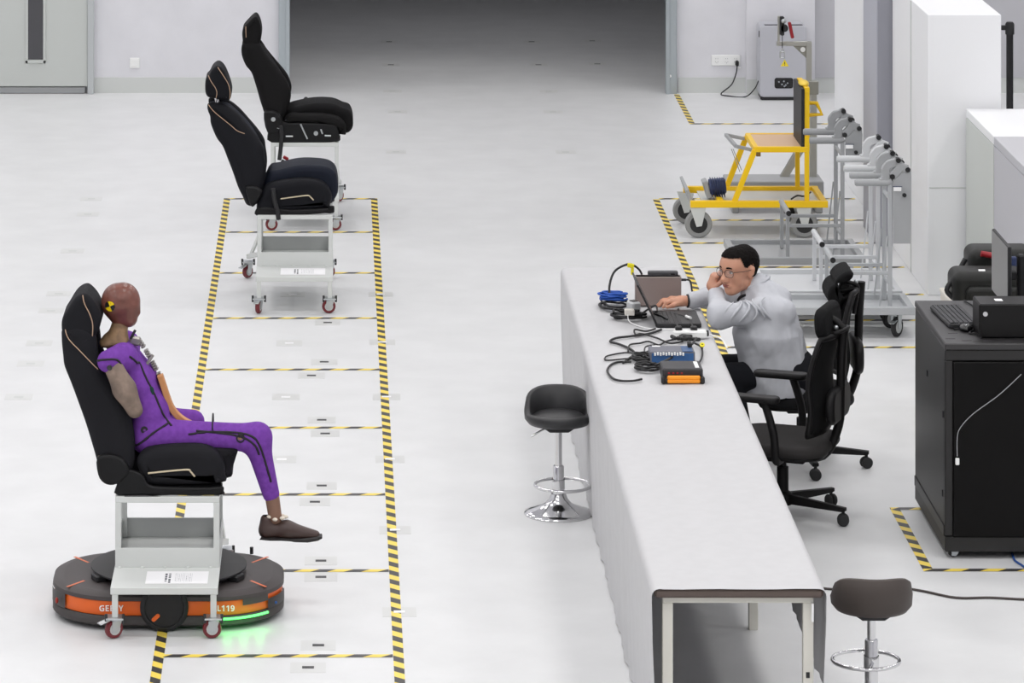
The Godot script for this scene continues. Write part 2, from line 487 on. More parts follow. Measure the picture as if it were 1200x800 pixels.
func _carts_and_seats() -> void:
	M.sheet = _sheet_mat()
	M.seat_plastic = mat(c8(15, 15, 17), 0.5, 0.0, 0.35)
	M.piping = mat(c8(188, 158, 132), 0.6)
	M.gilt = mat(c8(205, 192, 165), 0.3, 0.5)
	M.fab_one = cloth(c8(27, 27, 31), 0.75, 20.0)
	M.fab_one_mid = cloth(c8(24, 23, 28), 0.75, 20.0)
	M.fab_two = cloth(c8(13, 14, 20), 0.62, 20.0)
	M.fab_two_mid = cloth(c8(20, 25, 38), 0.62, 20.0)
	M.fab_three = cloth(c8(12, 11, 12), 0.72, 20.0)
	M.fab_three_mid = cloth(c8(11, 10, 12), 0.72, 20.0)
	_make_cart("pale grey seat trolley carried on the robot, nearest of the three, with the manikin's seat", Vector3(-0.746, 0, -17.67), [0.55, 0.08, 0.2, 0.0], [-0.205, 0.235])
	_make_cart("pale grey seat trolley with maroon wheels under the empty navy seat", Vector3(-0.256, 0, -24.56), [1.35, 0.1, 0.9, 0.6], [-0.3, 0.21])
	_make_cart("pale grey seat trolley farthest back, under the seat beside the dark opening", Vector3(-0.218, 0, -27.27), [0.1, 0.15, 0.3, 0.9], [-0.25, 0.235])
	var s1 := {
		"fabric": M.fab_one, "center": M.fab_one_mid,
		"back": [-0.4666,0.7088,-0.4742,0.6675,-0.4666,0.5887,-0.4591,0.5436,-0.4291,0.4723,-0.3953,0.3859,-0.3615,0.2958,-0.3277,0.1907,-0.3052,0.1194,-0.2789,0.0781,-0.2339,0.0556,-0.1813,0.0706,-0.1513,0.1231,-0.1475,0.1907,-0.1513,0.2583,-0.1701,0.3409,-0.2151,0.431,-0.2789,0.5136,-0.309,0.5849,-0.3202,0.6637,-0.3428,0.7013,-0.3991,0.7238],
		"back_mid": [-0.4591,0.6975,-0.4666,0.6337,-0.4516,0.5436,-0.4216,0.4723,-0.3878,0.3859,-0.354,0.2958,-0.3202,0.1907,-0.2977,0.1194,-0.2564,0.0856,-0.2039,0.0931,-0.1813,0.1532,-0.1851,0.247,-0.2114,0.3409,-0.2639,0.431,-0.3165,0.5061,-0.339,0.5849,-0.3465,0.6637,-0.369,0.7088],
		"cushion": [-0.1363,0.1344,-0.1138,0.1832,-0.0612,0.2057,0.0664,0.2151,0.1641,0.2095,0.2204,0.1794,0.2466,0.1344,0.2504,0.0856,0.2316,0.0481,-0.0612,0.0405,-0.1062,0.0706],
		"cushion_mid": [-0.1738,0.1081,-0.1213,0.1532,0.0139,0.187,0.1641,0.1982,0.2466,0.1907,0.303,0.1794,0.2992,0.1457,0.2804,0.0931,0.2504,0.0481,-0.0612,0.0405,-0.1513,0.0631],
		"cover": [-0.2114,0.1044,-0.1888,0.1156,-0.1363,0.1081,-0.1025,0.0856,-0.0837,0.0518,-0.0237,0.0405,0.1641,0.0368,0.2391,0.0405,0.2466,0.018,0.2316,0.003,0.0139,0.0015,-0.2151,0.0015,-0.2245,0.0443],
		"head": [-0.3768,0.8644,-0.3483,0.8496,-0.3178,0.8096,-0.2992,0.7582,-0.306,0.7125,-0.3254,0.6726,-0.3464,0.6421,-0.3882,0.6307,-0.4339,0.6402,-0.4644,0.6611,-0.4739,0.6992,-0.4727,0.7487,-0.451,0.7887,-0.4149,0.8438],
		"post": [-0.3959,0.684,-0.3654,0.5888],
		"lower": [-0.309,0.1682,-0.2489,0.1832,-0.1926,0.1607,-0.1663,0.1119,-0.1926,0.0706,-0.2376,0.0481,-0.2789,0.0556,-0.3052,0.0931],
		"seams": [[[-0.4573,0.7069,-0.4404,0.6675,-0.3897,0.6168,-0.3446,0.5718,-0.3108,0.538], 0], [[-0.3802,0.8575,-0.3711,0.821,-0.3483,0.7753,-0.3357,0.7297,-0.338,0.6726,-0.3448,0.6406], 1], [[-0.3052,0.1697,-0.2658,0.1809,-0.2264,0.1742,-0.1982,0.155], 0]],
		"trim": [-0.0856,0.1006,-0.0011,0.1096,0.0867,0.1164,0.1025,0.1074,0.1205,0.086],
	}
	var a := _make_seat("black car seat with pale piping in which the purple manikin sits", Vector3(-0.746, 0.53, -18.27), s1)
	var st := S()
	tube(st, v3s([-0.1888,-0.0008,-0.0987,0.0011,-0.0011,-0.0083,0.0439,-0.0158], 0.262), 0.006, 8)
	part("release_bar", st, M.bolt, a)
	var s2 := {
		"fabric": M.fab_two, "center": M.fab_two_mid,
		"back": [-0.5291,0.6554,-0.5372,0.6368,-0.5326,0.6111,-0.5197,0.5784,-0.5139,0.5317,-0.48,0.4523,-0.4415,0.3997,-0.41,0.3238,-0.3796,0.2479,-0.3481,0.1603,-0.3189,0.102,-0.2955,0.0529,-0.2547,0.0459,-0.2138,0.0786,-0.1928,0.1545,-0.1764,0.2538,-0.1858,0.3472,-0.1951,0.3997,-0.2348,0.4616,-0.2932,0.5317,-0.3516,0.5971,-0.4123,0.6414,-0.4824,0.6601],
		"back_mid": [-0.5244,0.6368,-0.5151,0.5714,-0.48,0.4616,-0.424,0.3705,-0.3656,0.2304,-0.3131,0.1136,-0.2547,0.0786,-0.2196,0.1603,-0.2045,0.2538,-0.208,0.3472,-0.2231,0.4056,-0.2815,0.499,-0.3516,0.576,-0.424,0.6333],
		"cushion": [-0.2346,0.0358,-0.2177,0.1046,-0.1723,0.1759,-0.0945,0.1993,0.0223,0.2148,0.1261,0.2097,0.191,0.1759,0.2234,0.1111,0.2143,0.0592,0.178,0.0306,-0.0815,0.0047,-0.2112,0.0021],
		"cushion_mid": [-0.2112,0.0462,-0.1658,0.2278,-0.0945,0.2564,0.0223,0.2823,0.1261,0.2823,0.204,0.2693,0.2455,0.2343,0.261,0.1759,0.261,0.1175,0.2325,0.0644,0.191,0.0436,-0.0815,0.0138],
		"cover": [-0.2372,0.0306,-0.2112,0.0436,-0.1593,0.0462,-0.0296,0.0306,0.1261,0.0358,0.191,0.0384,0.1962,0.0125,0.0742,-0.0005,-0.0945,-0.0057,-0.2346,-0.0057],
		"head": [-0.4733,0.8864,-0.4368,0.8581,-0.4049,0.7838,-0.3896,0.7189,-0.4037,0.6741,-0.445,0.6717,-0.4898,0.6859,-0.5346,0.6953,-0.55,0.733,-0.5476,0.8014,-0.5276,0.8274,-0.5063,0.8663],
		"post": [-0.4922,0.7012,-0.471,0.6127],
		"lower": [-0.2994,0.163,-0.2566,0.1759,-0.2216,0.163,-0.1982,0.137,-0.2242,0.0851,-0.2527,0.0488,-0.2735,0.0644],
		"seams": [[[-0.5291,0.6508,-0.4964,0.6134,-0.4415,0.569,-0.389,0.5282,-0.3539,0.499,-0.3072,0.4815], 0], [[-0.4721,0.8781,-0.4368,0.825,-0.4096,0.7779,-0.3978,0.7307,-0.4002,0.6835], 1], [[-0.5311,0.8274,-0.5111,0.7897,-0.4875,0.7543,-0.478,0.7248,-0.4839,0.6894], 1]],
		"trim": [-0.0867,0.0968,-0.0036,0.1085,0.0742,0.1175,0.0937,0.1085,0.1131,0.089],
	}
	var b := _make_seat("empty dark navy car seat whose headrest is raised on chrome posts", Vector3(-0.256, 0.53, -25.16), s2)
	st = S()
	tube(st, v3s([-0.1334,0.163,-0.123,0.0851,-0.1048,0.0228,-0.0996,-0.0265], 0.275), 0.014, 8)
	part("seat_belt_strap", st, M.black_soft, b)
	st = S()
	tube(st, v3s([-0.1091,0.1898,-0.0854,0.2319,-0.0696,0.253], -0.2), 0.016, 8)
	part("belt_stalk", st, M.black, b)
	st = S()
	box(st, Vector3([-0.0617,0.2688][0], [-0.0617,0.2688][1], -0.2), Vector3(0.035, 0.018, 0.03), 0.004, Basis(Vector3(0, 0, 1), -0.5))
	part("buckle_button", st, M.red, b)
	var s3 := {
		"fabric": M.fab_three, "center": M.fab_three_mid,
		"back": [-0.3998,0.66,-0.427,0.6367,-0.427,0.572,-0.3998,0.5046,-0.3609,0.4554,-0.3311,0.3713,-0.3027,0.2742,-0.2768,0.1965,-0.2612,0.1318,-0.2315,0.0903,-0.1732,0.1059,-0.1369,0.1577,-0.1136,0.2198,-0.0981,0.2742,-0.0955,0.3324,-0.1266,0.4101,-0.1991,0.5008,-0.2612,0.5784,-0.3053,0.6432,-0.3545,0.6652],
		"back_mid": [-0.3933,0.6432,-0.4166,0.5979,-0.3907,0.5137,-0.348,0.4554,-0.3156,0.3713,-0.2832,0.2742,-0.2573,0.1836,-0.212,0.1188,-0.1538,0.1641,-0.1318,0.2353,-0.1136,0.2871,-0.1214,0.3519,-0.1732,0.4425,-0.2379,0.5396,-0.2962,0.6212],
		"cushion": [-0.1369,0.1577,-0.0955,0.1887,-0.0178,0.1887,0.1116,0.1887,0.2152,0.1706,0.2696,0.1253,0.2774,0.067,0.2541,0.0463,0.0599,0.1059,-0.1214,0.1318],
		"cushion_mid": [-0.1473,0.1318,-0.1214,0.203,-0.0178,0.2353,0.0857,0.2496,0.1893,0.2444,0.2541,0.2185,0.3033,0.1991,0.3253,0.1382,0.3214,0.08,0.2825,0.0463,0.1893,0.0541,-0.0696,0.067],
		"cover": [-0.2379,0.1318,-0.1991,0.1512,-0.1214,0.1318,-0.0178,0.1318,0.1893,0.1188,0.2282,0.08,0.2308,0.0385,0.2126,0.0049,0.0599,-0.0003,-0.225,-0.0003,-0.2483,0.067],
		"head": [-0.3365,0.8306,-0.3077,0.7966,-0.2934,0.7313,-0.2999,0.6686,-0.3234,0.6294,-0.3665,0.6189,-0.4096,0.6346,-0.4227,0.679,-0.4214,0.7417,-0.3835,0.7914],
		"post": [-0.3665,0.6464,-0.3404,0.585],
		"lower": [-0.2768,0.1965,-0.225,0.2159,-0.1732,0.1939,-0.1473,0.1318,-0.1732,0.067,-0.2509,0.067],
		"seams": [[[-0.4005,0.7653,-0.3979,0.6921], 1]],
	}
	var c := _make_seat("empty plain black car seat farthest back, beside the dark opening", Vector3(-0.218, 0.53, -27.87), s3)
	for q in [[0.0754,0.0631,0.0755,0.063], [-0.212,0.1577,-0.2119,0.1575]]:
		st = S()
		lathe(st, PackedVector2Array([Vector2(0.015, 0), Vector2(0.015, 0.012), Vector2(0, 0.012)]), Vector3(q[0], q[1], 0.256), 12, Basis(Vector3.RIGHT, PI / 2))
		part("adjuster_knob", st, M.zinc, c)
	for q in [[-0.0282,0.1253,-0.0049,0.0735,0.0184,0.0256], [0.1091,0.0903,0.1142,0.0735,0.1207,0.0593], [0.1349,0.0476,0.157,0.0463,0.1764,0.0463], [-0.1279,0.0424,-0.102,0.0424,-0.08,0.0424], [-0.1861,0.0994,-0.1732,0.0955,-0.1602,0.0903]]:
		part("metal_bracket", _seam(q, 0.26, 0.006), M.zinc, c)
	st = S()
	tube(st, v3s([-0.1602,0.1188,-0.1538,0.0541,-0.1602,-0.0236,-0.1706,-0.1142], 0.275), 0.014, 8)
	part("seat_belt_strap", st, M.black_soft, c)
	st = S()
	box(st, Vector3([-0.0072,0.214][0], [-0.0072,0.214][1] - 0.02, -0.2), Vector3(0.05, 0.09, 0.03), 0.008, Basis(Vector3(0, 0, 1), -0.7))
	part("belt_stalk", st, M.black, c)

# ---------------------------------------------------------------- transport robot
func _ring_wall(st: SurfaceTool, p: PackedVector2Array, rows: Array) -> void:   # rows: [inset, height]; closed outline in plan (x, z)
	var n := p.size()
	var g := 1
	for i in rows.size() - 1:
		if i > 0:
			var a := Vector2(rows[i][0] - rows[i - 1][0], rows[i][1] - rows[i - 1][1]).normalized()
			var b := Vector2(rows[i + 1][0] - rows[i][0], rows[i + 1][1] - rows[i][1]).normalized()
			if a.dot(b) < 0.7:
				g += 1
		var q := inset(p, rows[i][0])
		var r := inset(p, rows[i + 1][0])
		for k in n:
			var l := (k + 1) % n
			quad(st, Vector3(q[k].x, rows[i][1], -q[k].y), Vector3(q[l].x, rows[i][1], -q[l].y), Vector3(r[l].x, rows[i + 1][1], -r[l].y), Vector3(r[k].x, rows[i + 1][1], -r[k].y), g)

func _cap(st: SurfaceTool, p: PackedVector2Array, y: float, up := true) -> void:
	var t := Geometry2D.triangulate_polygon(p)
	for i in range(0, t.size(), 3):
		poly(st, [Vector3(p[t[i]].x, y, -p[t[i]].y), Vector3(p[t[i + 1]].x, y, -p[t[i + 1]].y), Vector3(p[t[i + 2]].x, y, -p[t[i + 2]].y)], Vector3(0, 1 if up else -1, 0))

func _strip(p: PackedVector2Array, from: float, to: float, rows: Array) -> SurfaceTool:   # a band standing on part of the outline, from..to measured along the front, x of the outline on the near side
	var st := S()
	var sel := PackedVector2Array()
	for v in p:
		if v.y < 0.0 and v.x >= from and v.x <= to:
			sel.append(v)
	var n := sel.size()
	for i in rows.size() - 1:
		for k in n - 1:
			var f := func(j: int, row: Array) -> Vector3:
				var a := sel[maxi(j - 1, 0)]
				var b := sel[mini(j + 1, n - 1)]
				var t := (b - a).normalized()
				var v: Vector2 = sel[j] + Vector2(t.y, -t.x) * -row[0]
				return Vector3(v.x, row[1], -v.y)
			quad(st, f.call(k, rows[i]), f.call(k + 1, rows[i]), f.call(k + 1, rows[i + 1]), f.call(k, rows[i + 1]), 1)
	return st

func _robot() -> void:
	var o := thing("transport_robot", "flat black and orange transport robot with a green light strip, under the nearest trolley", "robot", Vector3(-0.745, 0, -18.15))
	var grey := mat(c8(44, 41, 42), 0.5)
	var top := mat(c8(66, 60, 60), 0.55)
	var skirt := mat(c8(62, 58, 57), 0.6)
	var p := rrect(1.02, 0.74, 0.31, 14)
	var st := S()
	_ring_wall(st, p, [[0.012, 0.022], [0.0, 0.03], [0.0, 0.06], [0.006, 0.066]])
	part("bumper", st, skirt, o)
	st = S()
	_ring_wall(st, inset(p, 0.012), [[0.0, 0.02], [0.0, 0.138]])
	_cap(st, inset(p, 0.012), 0.02, false)
	part("chassis", st, grey, o)
	st = S()
	_ring_wall(st, inset(p, 0.008), [[0.004, 0.066], [0.0, 0.07], [0.0, 0.128], [0.004, 0.13]])
	part("orange_band", st, M.orange, o)
	st = S()
	_ring_wall(st, p, [[0.012, 0.128], [0.0, 0.132], [0.002, 0.148], [0.02, 0.158], [0.05, 0.162]])
	_cap(st, inset(p, 0.05), 0.162)
	part("top_cover", st, top, o)
	# dark corner shields over the band at both ends
	for s in [[0.33, 0.46], [-0.5, -0.43]]:
		part("corner_shield", _strip(p, s[0], s[1], [[-0.001, 0.105 if s[0] > 0 else 0.068], [-0.002, 0.112 if s[0] > 0 else 0.075], [-0.001, 0.134]]), top, o)
	# dark end housings where the band stops
	part("sensor_housing", _strip(p, 0.44, 0.51, [[-0.0015, 0.066], [-0.0015, 0.112]]), grey, o)
	part("sensor_housing", _strip(p, -0.51, -0.452, [[-0.0015, 0.066], [-0.0015, 0.128]]), grey, o)
	var glow := mat(c8(120, 255, 140), 0.4)
	glow.emission_enabled = true
	glow.emission = c8(90, 255, 110)
	glow.emission_energy_multiplier = 1.5
	part("light_strip", _strip(p, 0.232, 0.452, [[0.004, 0.046], [-0.005, 0.049], [-0.006, 0.056], [0.004, 0.06]]), glow, o, Vector3.ZERO, "glowing green light strip")
	for k in 3:
		var l := OmniLight3D.new()
		l.name = "strip_light"
		l.light_color = c8(70, 255, 100)
		l.light_energy = 0.0018
		l.light_size = 0.02
		l.omni_range = 30.0
		l.omni_attenuation = 2.0
		l.shadow_enabled = true
		o.add_child(l, true)
		l.position = Vector3(0.27 + 0.07 * k, 0.03, 0.405 - 0.012 * k * k)
	# round drive cover in the middle of the front
	st = S()
	lathe(st, PackedVector2Array([Vector2(0.105, -0.02), Vector2(0.105, 0.014), Vector2(0.098, 0.02), Vector2(0.086, 0.02), Vector2(0.083, 0.013), Vector2(0, 0.013)]), Vector3(-0.005, 0.106, 0.362), 40, Basis(Vector3.RIGHT, PI / 2))
	var dc := part("drive_cover", st, mat(c8(22, 22, 24), 0.6), o)
	st = S()
	extr(st, rrect(0.042, 0.018, 0.0088, 5), 0.0, 0.004, 0.001, Vector3(-0.042, 0.062, 0.3755), Basis(Vector3(0, 0, 1), 0.75))
	part("orange_pill", st, M.orange, dc)
	# lifting disc
	st = S()
	lathe(st, PackedVector2Array([Vector2(0, 0.155), Vector2(0.3, 0.155), Vector2(0.3, 0.178), Vector2(0.345, 0.19), Vector2(0.345, 0.197), Vector2(0.335, 0.2), Vector2(0, 0.2)]), Vector3.ZERO, 48)
	var disc := part("lifting_disc", st, mat(c8(36, 35, 37), 0.6), o)
	for a in [0.45, 2.69, -0.5, -2.6]:
		st = S()
		box(st, Vector3(cos(a) * 0.335, 0.175, sin(a) * 0.335), Vector3(0.05, 0.028, 0.07), 0.005, Basis(Vector3.UP, -a))
		part("guide_block", st, M.black, disc)
	# thin orange marks on the cover
	for k in [[0.4, 0.2, 0.6], [0.4, -0.2, -0.6], [-0.4, 0.2, -0.6], [-0.4, -0.2, 0.6]]:
		st = S()
		box(st, Vector3(k[0], 0.1622, k[1]), Vector3(0.012, 0.0015, 0.12), 0.0, Basis(Vector3.UP, k[2]))
		part("orange_mark", st, mat(c8(224, 120, 80), 0.5), o)
	st = S()
	ell(st, Vector3(-0.482, 0.095, 0.222), Vector3(0.007, 0.014, 0.007))
	part("status_lamp", st, mat(c8(150, 40, 30), 0.4), o)
	st = S()
	ell(st, Vector3(0.478, 0.09, 0.235), Vector3(0.006, 0.006, 0.006))
	part("blue_lamp", st, M.blue, o)
	var ink := mat(c8(246, 240, 236), 0.5)
	lettering("GEELY", 0.036, ink, o, Vector3(-0.236, 0.099, 0.3635))
	lettering("ZL119", 0.036, ink, o, Vector3(0.252, 0.099, 0.3635))
	var cap := S()
	lathe(cap, PackedVector2Array([Vector2(0.008, 0), Vector2(0.008, 0.03), Vector2(0, 0.03)]), Vector3(0.36, 0.162, -0.3), 8)
	part("antenna_stub", cap, M.black, o)

# ---------------------------------------------------------------- manikin
func P2(a: Array, z := 0.0) -> Vector3:
	return Vector3(a[0], a[1], z)

func _dummy() -> void:
	var o := thing("test_manikin", "brown-headed crash manikin in a purple suit sitting on the nearest car seat", "manikin", Vector3(-0.746, 0.53, -18.27))
	var purple := cloth(c8(124, 70, 170), 0.85, 16.0, 0.03)
	var tex := noise_tex(0.008, 256, 0.86, 1.0, 3, 21)
	purple.albedo_texture = tex
	var skin := mat(c8(134, 82, 70), 0.3)
	skin.albedo_texture = noise_tex(0.012, 256, 0.7, 1.0, 4, 9)
	tri_map(skin, 4.0)
	var leather := mat(c8(176, 142, 106), 0.6)
	leather.albedo_texture = noise_tex(0.012, 256, 0.62, 1.0, 4, 10)
	tri_map(leather, 5.0)
	var arm := mat(c8(152, 132, 118), 0.65)
	arm.albedo_texture = noise_tex(0.01, 256, 0.6, 1.0, 4, 12)
	tri_map(arm, 4.0)
	var trim := mat(c8(24, 18, 30), 0.7)
	# purple suit: trunk, hips, near leg whole, far thigh cut short
	var sh := P2([-0.2017,0.5736])
	var ch := P2([-0.1484,0.4518])
	var be := P2([-0.0875,0.33])
	var pe := P2([-0.1028,0.231])
	var kn := P2([0.3886,0.2237], 0.1)
	var an := P2([0.4531,-0.0303], 0.1)
	var za := Vector3(0, 0, 1)
	var bones := [
		[sh, ch, 0.062, 0.085, za, 1.9], [ch, be, 0.085, 0.088, za, 1.7], [be, pe, 0.088, 0.09, za, 1.75],
		[sh + Vector3(-0.06, 0.012, 0.225), sh + Vector3(0.0, 0.01, 0.14), 0.05, 0.066], [sh + Vector3(-0.05, 0.005, -0.2), sh + Vector3(0.0, 0.01, -0.14), 0.05, 0.062],
		[pe + Vector3(0.02, -0.005, 0.1), kn, 0.078, 0.056], [kn + Vector3(0, -0.012, 0), kn + Vector3(0.008, 0.006, 0), 0.055, 0.05],
		[kn + Vector3(0.002, -0.02, 0), an, 0.056, 0.038],
		[pe + Vector3(0.02, 0.0, -0.1), P2([0.0976,0.2449], -0.1), 0.082, 0.055],
	]
	var k := 70.0
	var st := S()
	nets(st, bones, 0.011, k)
	var suit := part("purple_suit", st, purple, o)
	# black seams laid on the suit
	var rows := [
		[-0.3134,0.6312,-0.2885,0.6539,-0.2523,0.6629,-0.2127,0.6606,-0.1934,0.6392,-0.1867,0.6109,-0.1878,0.5713],
		[-0.1561,0.6606,-0.1301,0.6335,-0.0939,0.5656,-0.06,0.4977,-0.0283,0.4299,-0.0034,0.3778,0.0249,0.3484],
		[0.0102,0.3575,-0.043,0.3303,-0.0803,0.3032,-0.1075,0.2805,-0.1301,0.2658,-0.1414,0.2828],
		[0.0984,0.3145,0.155,0.3213,0.2002,0.3235,0.3134,0.319,0.3767,0.3054,0.4039,0.2771,0.4231,0.2262,0.4423,0.1584,0.4582,0.1018],
		[0.1324,0.3281,0.2681,0.3145,0.3473,0.2964,0.3903,0.2658,0.4061,0.2262],
		[-0.069,0.2104,0.0192,0.2014,0.1097,0.1968,0.2002,0.1946,0.2907,0.1923,0.3134,0.2093,0.3202,0.2262],
		[0.3269,0.1753,0.345,0.164,0.3586,0.1131,0.388,0.0452,0.422,-0.0204,0.4491,-0.0113,0.4695,0.0068],
	]
	for q in rows:
		var line := PackedVector3Array()
		for v in spline(v3s(q, 0.45), 6):
			var d := (v + o.position - Vector3(0, 5, 0)).normalized()
			var w := v + d * ((0.17 - v.z) / d.z)
			var hit := onto(bones, k, w + Vector3(0, 0, 0.12), Vector3(0, 0, -1))
			if hit.is_finite():
				line.append(hit + Vector3(0, 0.0, 0.001))
		if line.size() < 3:
			continue
		st = S()
		tube(st, line, 0.0055, 6)
		part("black_seam", st, trim, suit)
	for q in [[[0.319,0.2319], 0.02, 0.013], [[-0.1052,0.2715], 0.016, 0.006]]:
		var c := onto(bones, k, P2(q[0], 0.4), Vector3(0, 0, -1))
		st = S()
		lathe(st, PackedVector2Array([Vector2(q[1], -0.01), Vector2(q[1], 0.004), Vector2(q[2], 0.005), Vector2(q[2], -0.01)]), c, 18, Basis(Vector3.RIGHT, PI / 2))
		part("joint_ring", st, trim, suit)
		st = S()
		lathe(st, PackedVector2Array([Vector2(q[2], 0.0), Vector2(0, 0.003)]), c, 14, Basis(Vector3.RIGHT, PI / 2))
		part("joint_button", st, leather, suit)
	for q in [[[-0.0769,0.4321], Vector3(0.013, 0.022, 0.004), c8(26, 62, 54)], [[0.0079,0.3213], Vector3(0.022, 0.009, 0.004), c8(50, 32, 56)]]:
		st = S()
		ell(st, onto(bones, k, P2(q[0], 0.4), Vector3(0, 0, -1)), q[1], Basis(Vector3.RIGHT, 0.1))
		part("dark_stain", st, mat(q[2], 0.9), suit)
	# head: blank brown casting, face flat and turned to the right
	var hc := P2([-0.2208,0.7906])
	st = S()
	nets(st, [[hc + Vector3(-0.008, 0.022, 0), hc + Vector3(0.012, 0.026, 0), 0.074, 0.072, za, 0.98], [hc + Vector3(0.03, 0.0, 0), hc + Vector3(0.042, -0.066, 0), 0.05, 0.032, za, 1.25],
		[hc + Vector3(-0.02, -0.01, 0), hc + Vector3(0.0, -0.045, 0), 0.056, 0.05], [hc + Vector3(0.074, -0.02, 0), hc + Vector3(0.077, -0.035, 0), 0.007, 0.008]], 0.005, 90.0)
	var head := part("head", st, skin, o)
	# black and yellow target disc on the temple
	var yc := hc + Vector3(-0.043, 0.005, 0.0)
	for q in 4:
		st = S()
		var fan := [Vector3.ZERO]
		for i in 7:
			var a := PI * 0.5 * (q + i / 6.0) + 0.45
			fan.append(Vector3(cos(a), sin(a), 0) * 0.023)
		for i in fan.size():
			var w: Vector3 = yc + fan[i] + Vector3(0, 0, 0.12)
			var kk := [[hc + Vector3(-0.008, 0.022, 0), hc + Vector3(0.012, 0.026, 0), 0.074, 0.072], [hc + Vector3(-0.02, -0.01, 0), hc + Vector3(0.0, -0.045, 0), 0.056, 0.05]]
			fan[i] = onto(kk, 90.0, w, Vector3(0, 0, -1)) + Vector3(0, 0, 0.0045)
		for i in range(1, 7):
			poly(st, [fan[0], fan[i], fan[i + 1]], Vector3(0, 0, 1))
		part("target_quarter", st, M.black if q % 2 else mat(c8(246, 214, 20), 0.4), head)
	# neck skirt
	st = S()
	nets(st, [[P2([-0.217,0.7259]), P2([-0.2322,0.6573]), 0.036, 0.04, za, 1.1], [P2([-0.2017,0.6269]), P2([-0.2969,0.6193]), 0.018, 0.016, za, 3.2], [P2([-0.2246,0.6497]), P2([-0.2702,0.6345]), 0.03, 0.03, za, 1.5]], 0.006, 120.0)
	part("neck", st, leather, o)
	# arm stubs
	for s in [1.0, -1.0]:
		var za2: float = 0.228 * s
		var a0 := P2([-0.235,0.5528], za2)
		var a1 := P2([-0.1448,0.3723], za2)
		st = S()
		nets(st, [[a0, a0.lerp(a1, 0.5), 0.042, 0.047], [a0.lerp(a1, 0.5), a1, 0.047, 0.036]], 0.008, 90.0)
		var ar := part("arm_stub", st, arm, o)
		st = S()
		lathe(st, PackedVector2Array([Vector2(0.012, -0.01), Vector2(0.012, 0.004), Vector2(0.005, 0.006), Vector2(0, 0.003)]), P2([-0.2538,0.5678], za2 + s * 0.043), 12, Basis(Vector3.RIGHT, s * PI / 2))
		part("shoulder_bolt", st, M.bolt, ar)
	# lower leg and shoe
	st = S()
	nets(st, [[an + Vector3(0, 0.02, 0), P2([0.4721,-0.1365], 0.1), 0.033, 0.03]], 0.006, 90.0)
	part("lower_leg", st, mat(c8(128, 96, 80), 0.6), o)
	st = S()
	var z0 := 0.1
	var sole := v2s([0.4095,-0.1972,0.4114,-0.2275,0.4493,-0.2313,0.4948,-0.2313,0.5024,-0.2275,0.5593,-0.237,0.6161,-0.2389,0.6616,-0.2313,0.6806,-0.2199,0.6787,-0.2104,0.5782,-0.2199,0.4114,-0.2123])
	extr(st, sole, z0 - 0.036, z0 + 0.036, 0.012, Vector3.ZERO, Basis(), true, 3)
	var shoe := part("shoe", st, mat(c8(26, 22, 22), 0.45), o, Vector3.ZERO, "dark brown laced leather shoe")
	st = S()
	nets(st, [[P2([0.4341,-0.1896], z0), P2([0.5214,-0.1858], z0), 0.031, 0.034], [P2([0.5214,-0.1858], z0), P2([0.6503,-0.2104], z0), 0.036, 0.02, za, 1.15], [P2([0.4341,-0.1441], z0), P2([0.4341,-0.1896], z0), 0.028, 0.03]], 0.006, 100.0, null, 0.0, Vector3.ONE, func(v: Vector3) -> bool: return v.y < [0.4341,-0.1251][1] and v.y > [0.4341,-0.2237][1])
	part("shoe_upper", st, mat(c8(62, 44, 40), 0.42), shoe)
	st = S()
	for i in 7:
		var a := TAU * i / 7.0
		ell(st, P2([0.4796,-0.1308], z0) + Vector3(cos(a) * 0.038, 0.004 * sin(a * 3.0), sin(a) * 0.036), Vector3(0.013, 0.008, 0.012), Basis(Vector3.UP, a), 8, 6)
	part("ankle_packing", st, mat(c8(222, 212, 198), 0.8), shoe)
	# harness: steel links on the breast, tan strap into the lap
	var steel := mat(c8(150, 146, 142), 0.35, 0.6)
	st = S()
	var chain := spline(v3s([-0.1507,0.6383,-0.1256,0.604,-0.1028,0.5641,-0.0799,0.5218,-0.0594,0.4842,-0.0434,0.4419,-0.0343,0.4122], 0.02), 4)
	for i in range(0, chain.size() - 1):
		if i % 5 != 4:
			bar(st, chain[i] + Vector3(0.012, 0, 0), chain[i + 1] + Vector3(0.012, 0, 0), 0.028, 0.022, 0.004)
	part("harness_links", st, steel, o)
	st = S()
	var hk := P2([-0.1484,0.6383], 0.02)
	bar(st, hk + Vector3(-0.03, 0, 0), hk + Vector3(0.02, -0.01, 0), 0.03, 0.04, 0.008)
	part("collar_clamp", st, steel, o)
	st = S()
	bar(st, hk + Vector3(-0.025, 0.005, 0.01), hk + Vector3(-0.004, 0.045, 0.01), 0.012)
	part("strap_pin", st, M.black, o)
	st = S()
	bar(st, P2([-0.1028,0.5298], 0.04), P2([-0.0731,0.5755], 0.04), 0.014)
	part("harness_bar", st, steel, o)
	st = S()
	var strap := spline(v3s([-0.0457,0.4842,-0.0285,0.4328,-0.0137,0.3871,0.0057,0.3391,0.0365,0.3003,0.0799,0.2706,0.1347,0.2478], 0.05), 4)
	var line2 := PackedVector2Array()
	for v in strap:
		line2.append(Vector2(v.x + 0.004, v.y + 0.004))
	for pl in Geometry2D.offset_polyline(line2, 0.013, Geometry2D.JOIN_ROUND, Geometry2D.END_BUTT):
		extr(st, pl, 0.03, 0.075, 0.003, Vector3.ZERO, Basis(), false, 1)
	part("tan_strap", st, mat(c8(196, 138, 88), 0.6), o)
	st = S()
	var rc := kn.lerp(pe, 0.46)
	var loop := PackedVector3Array()
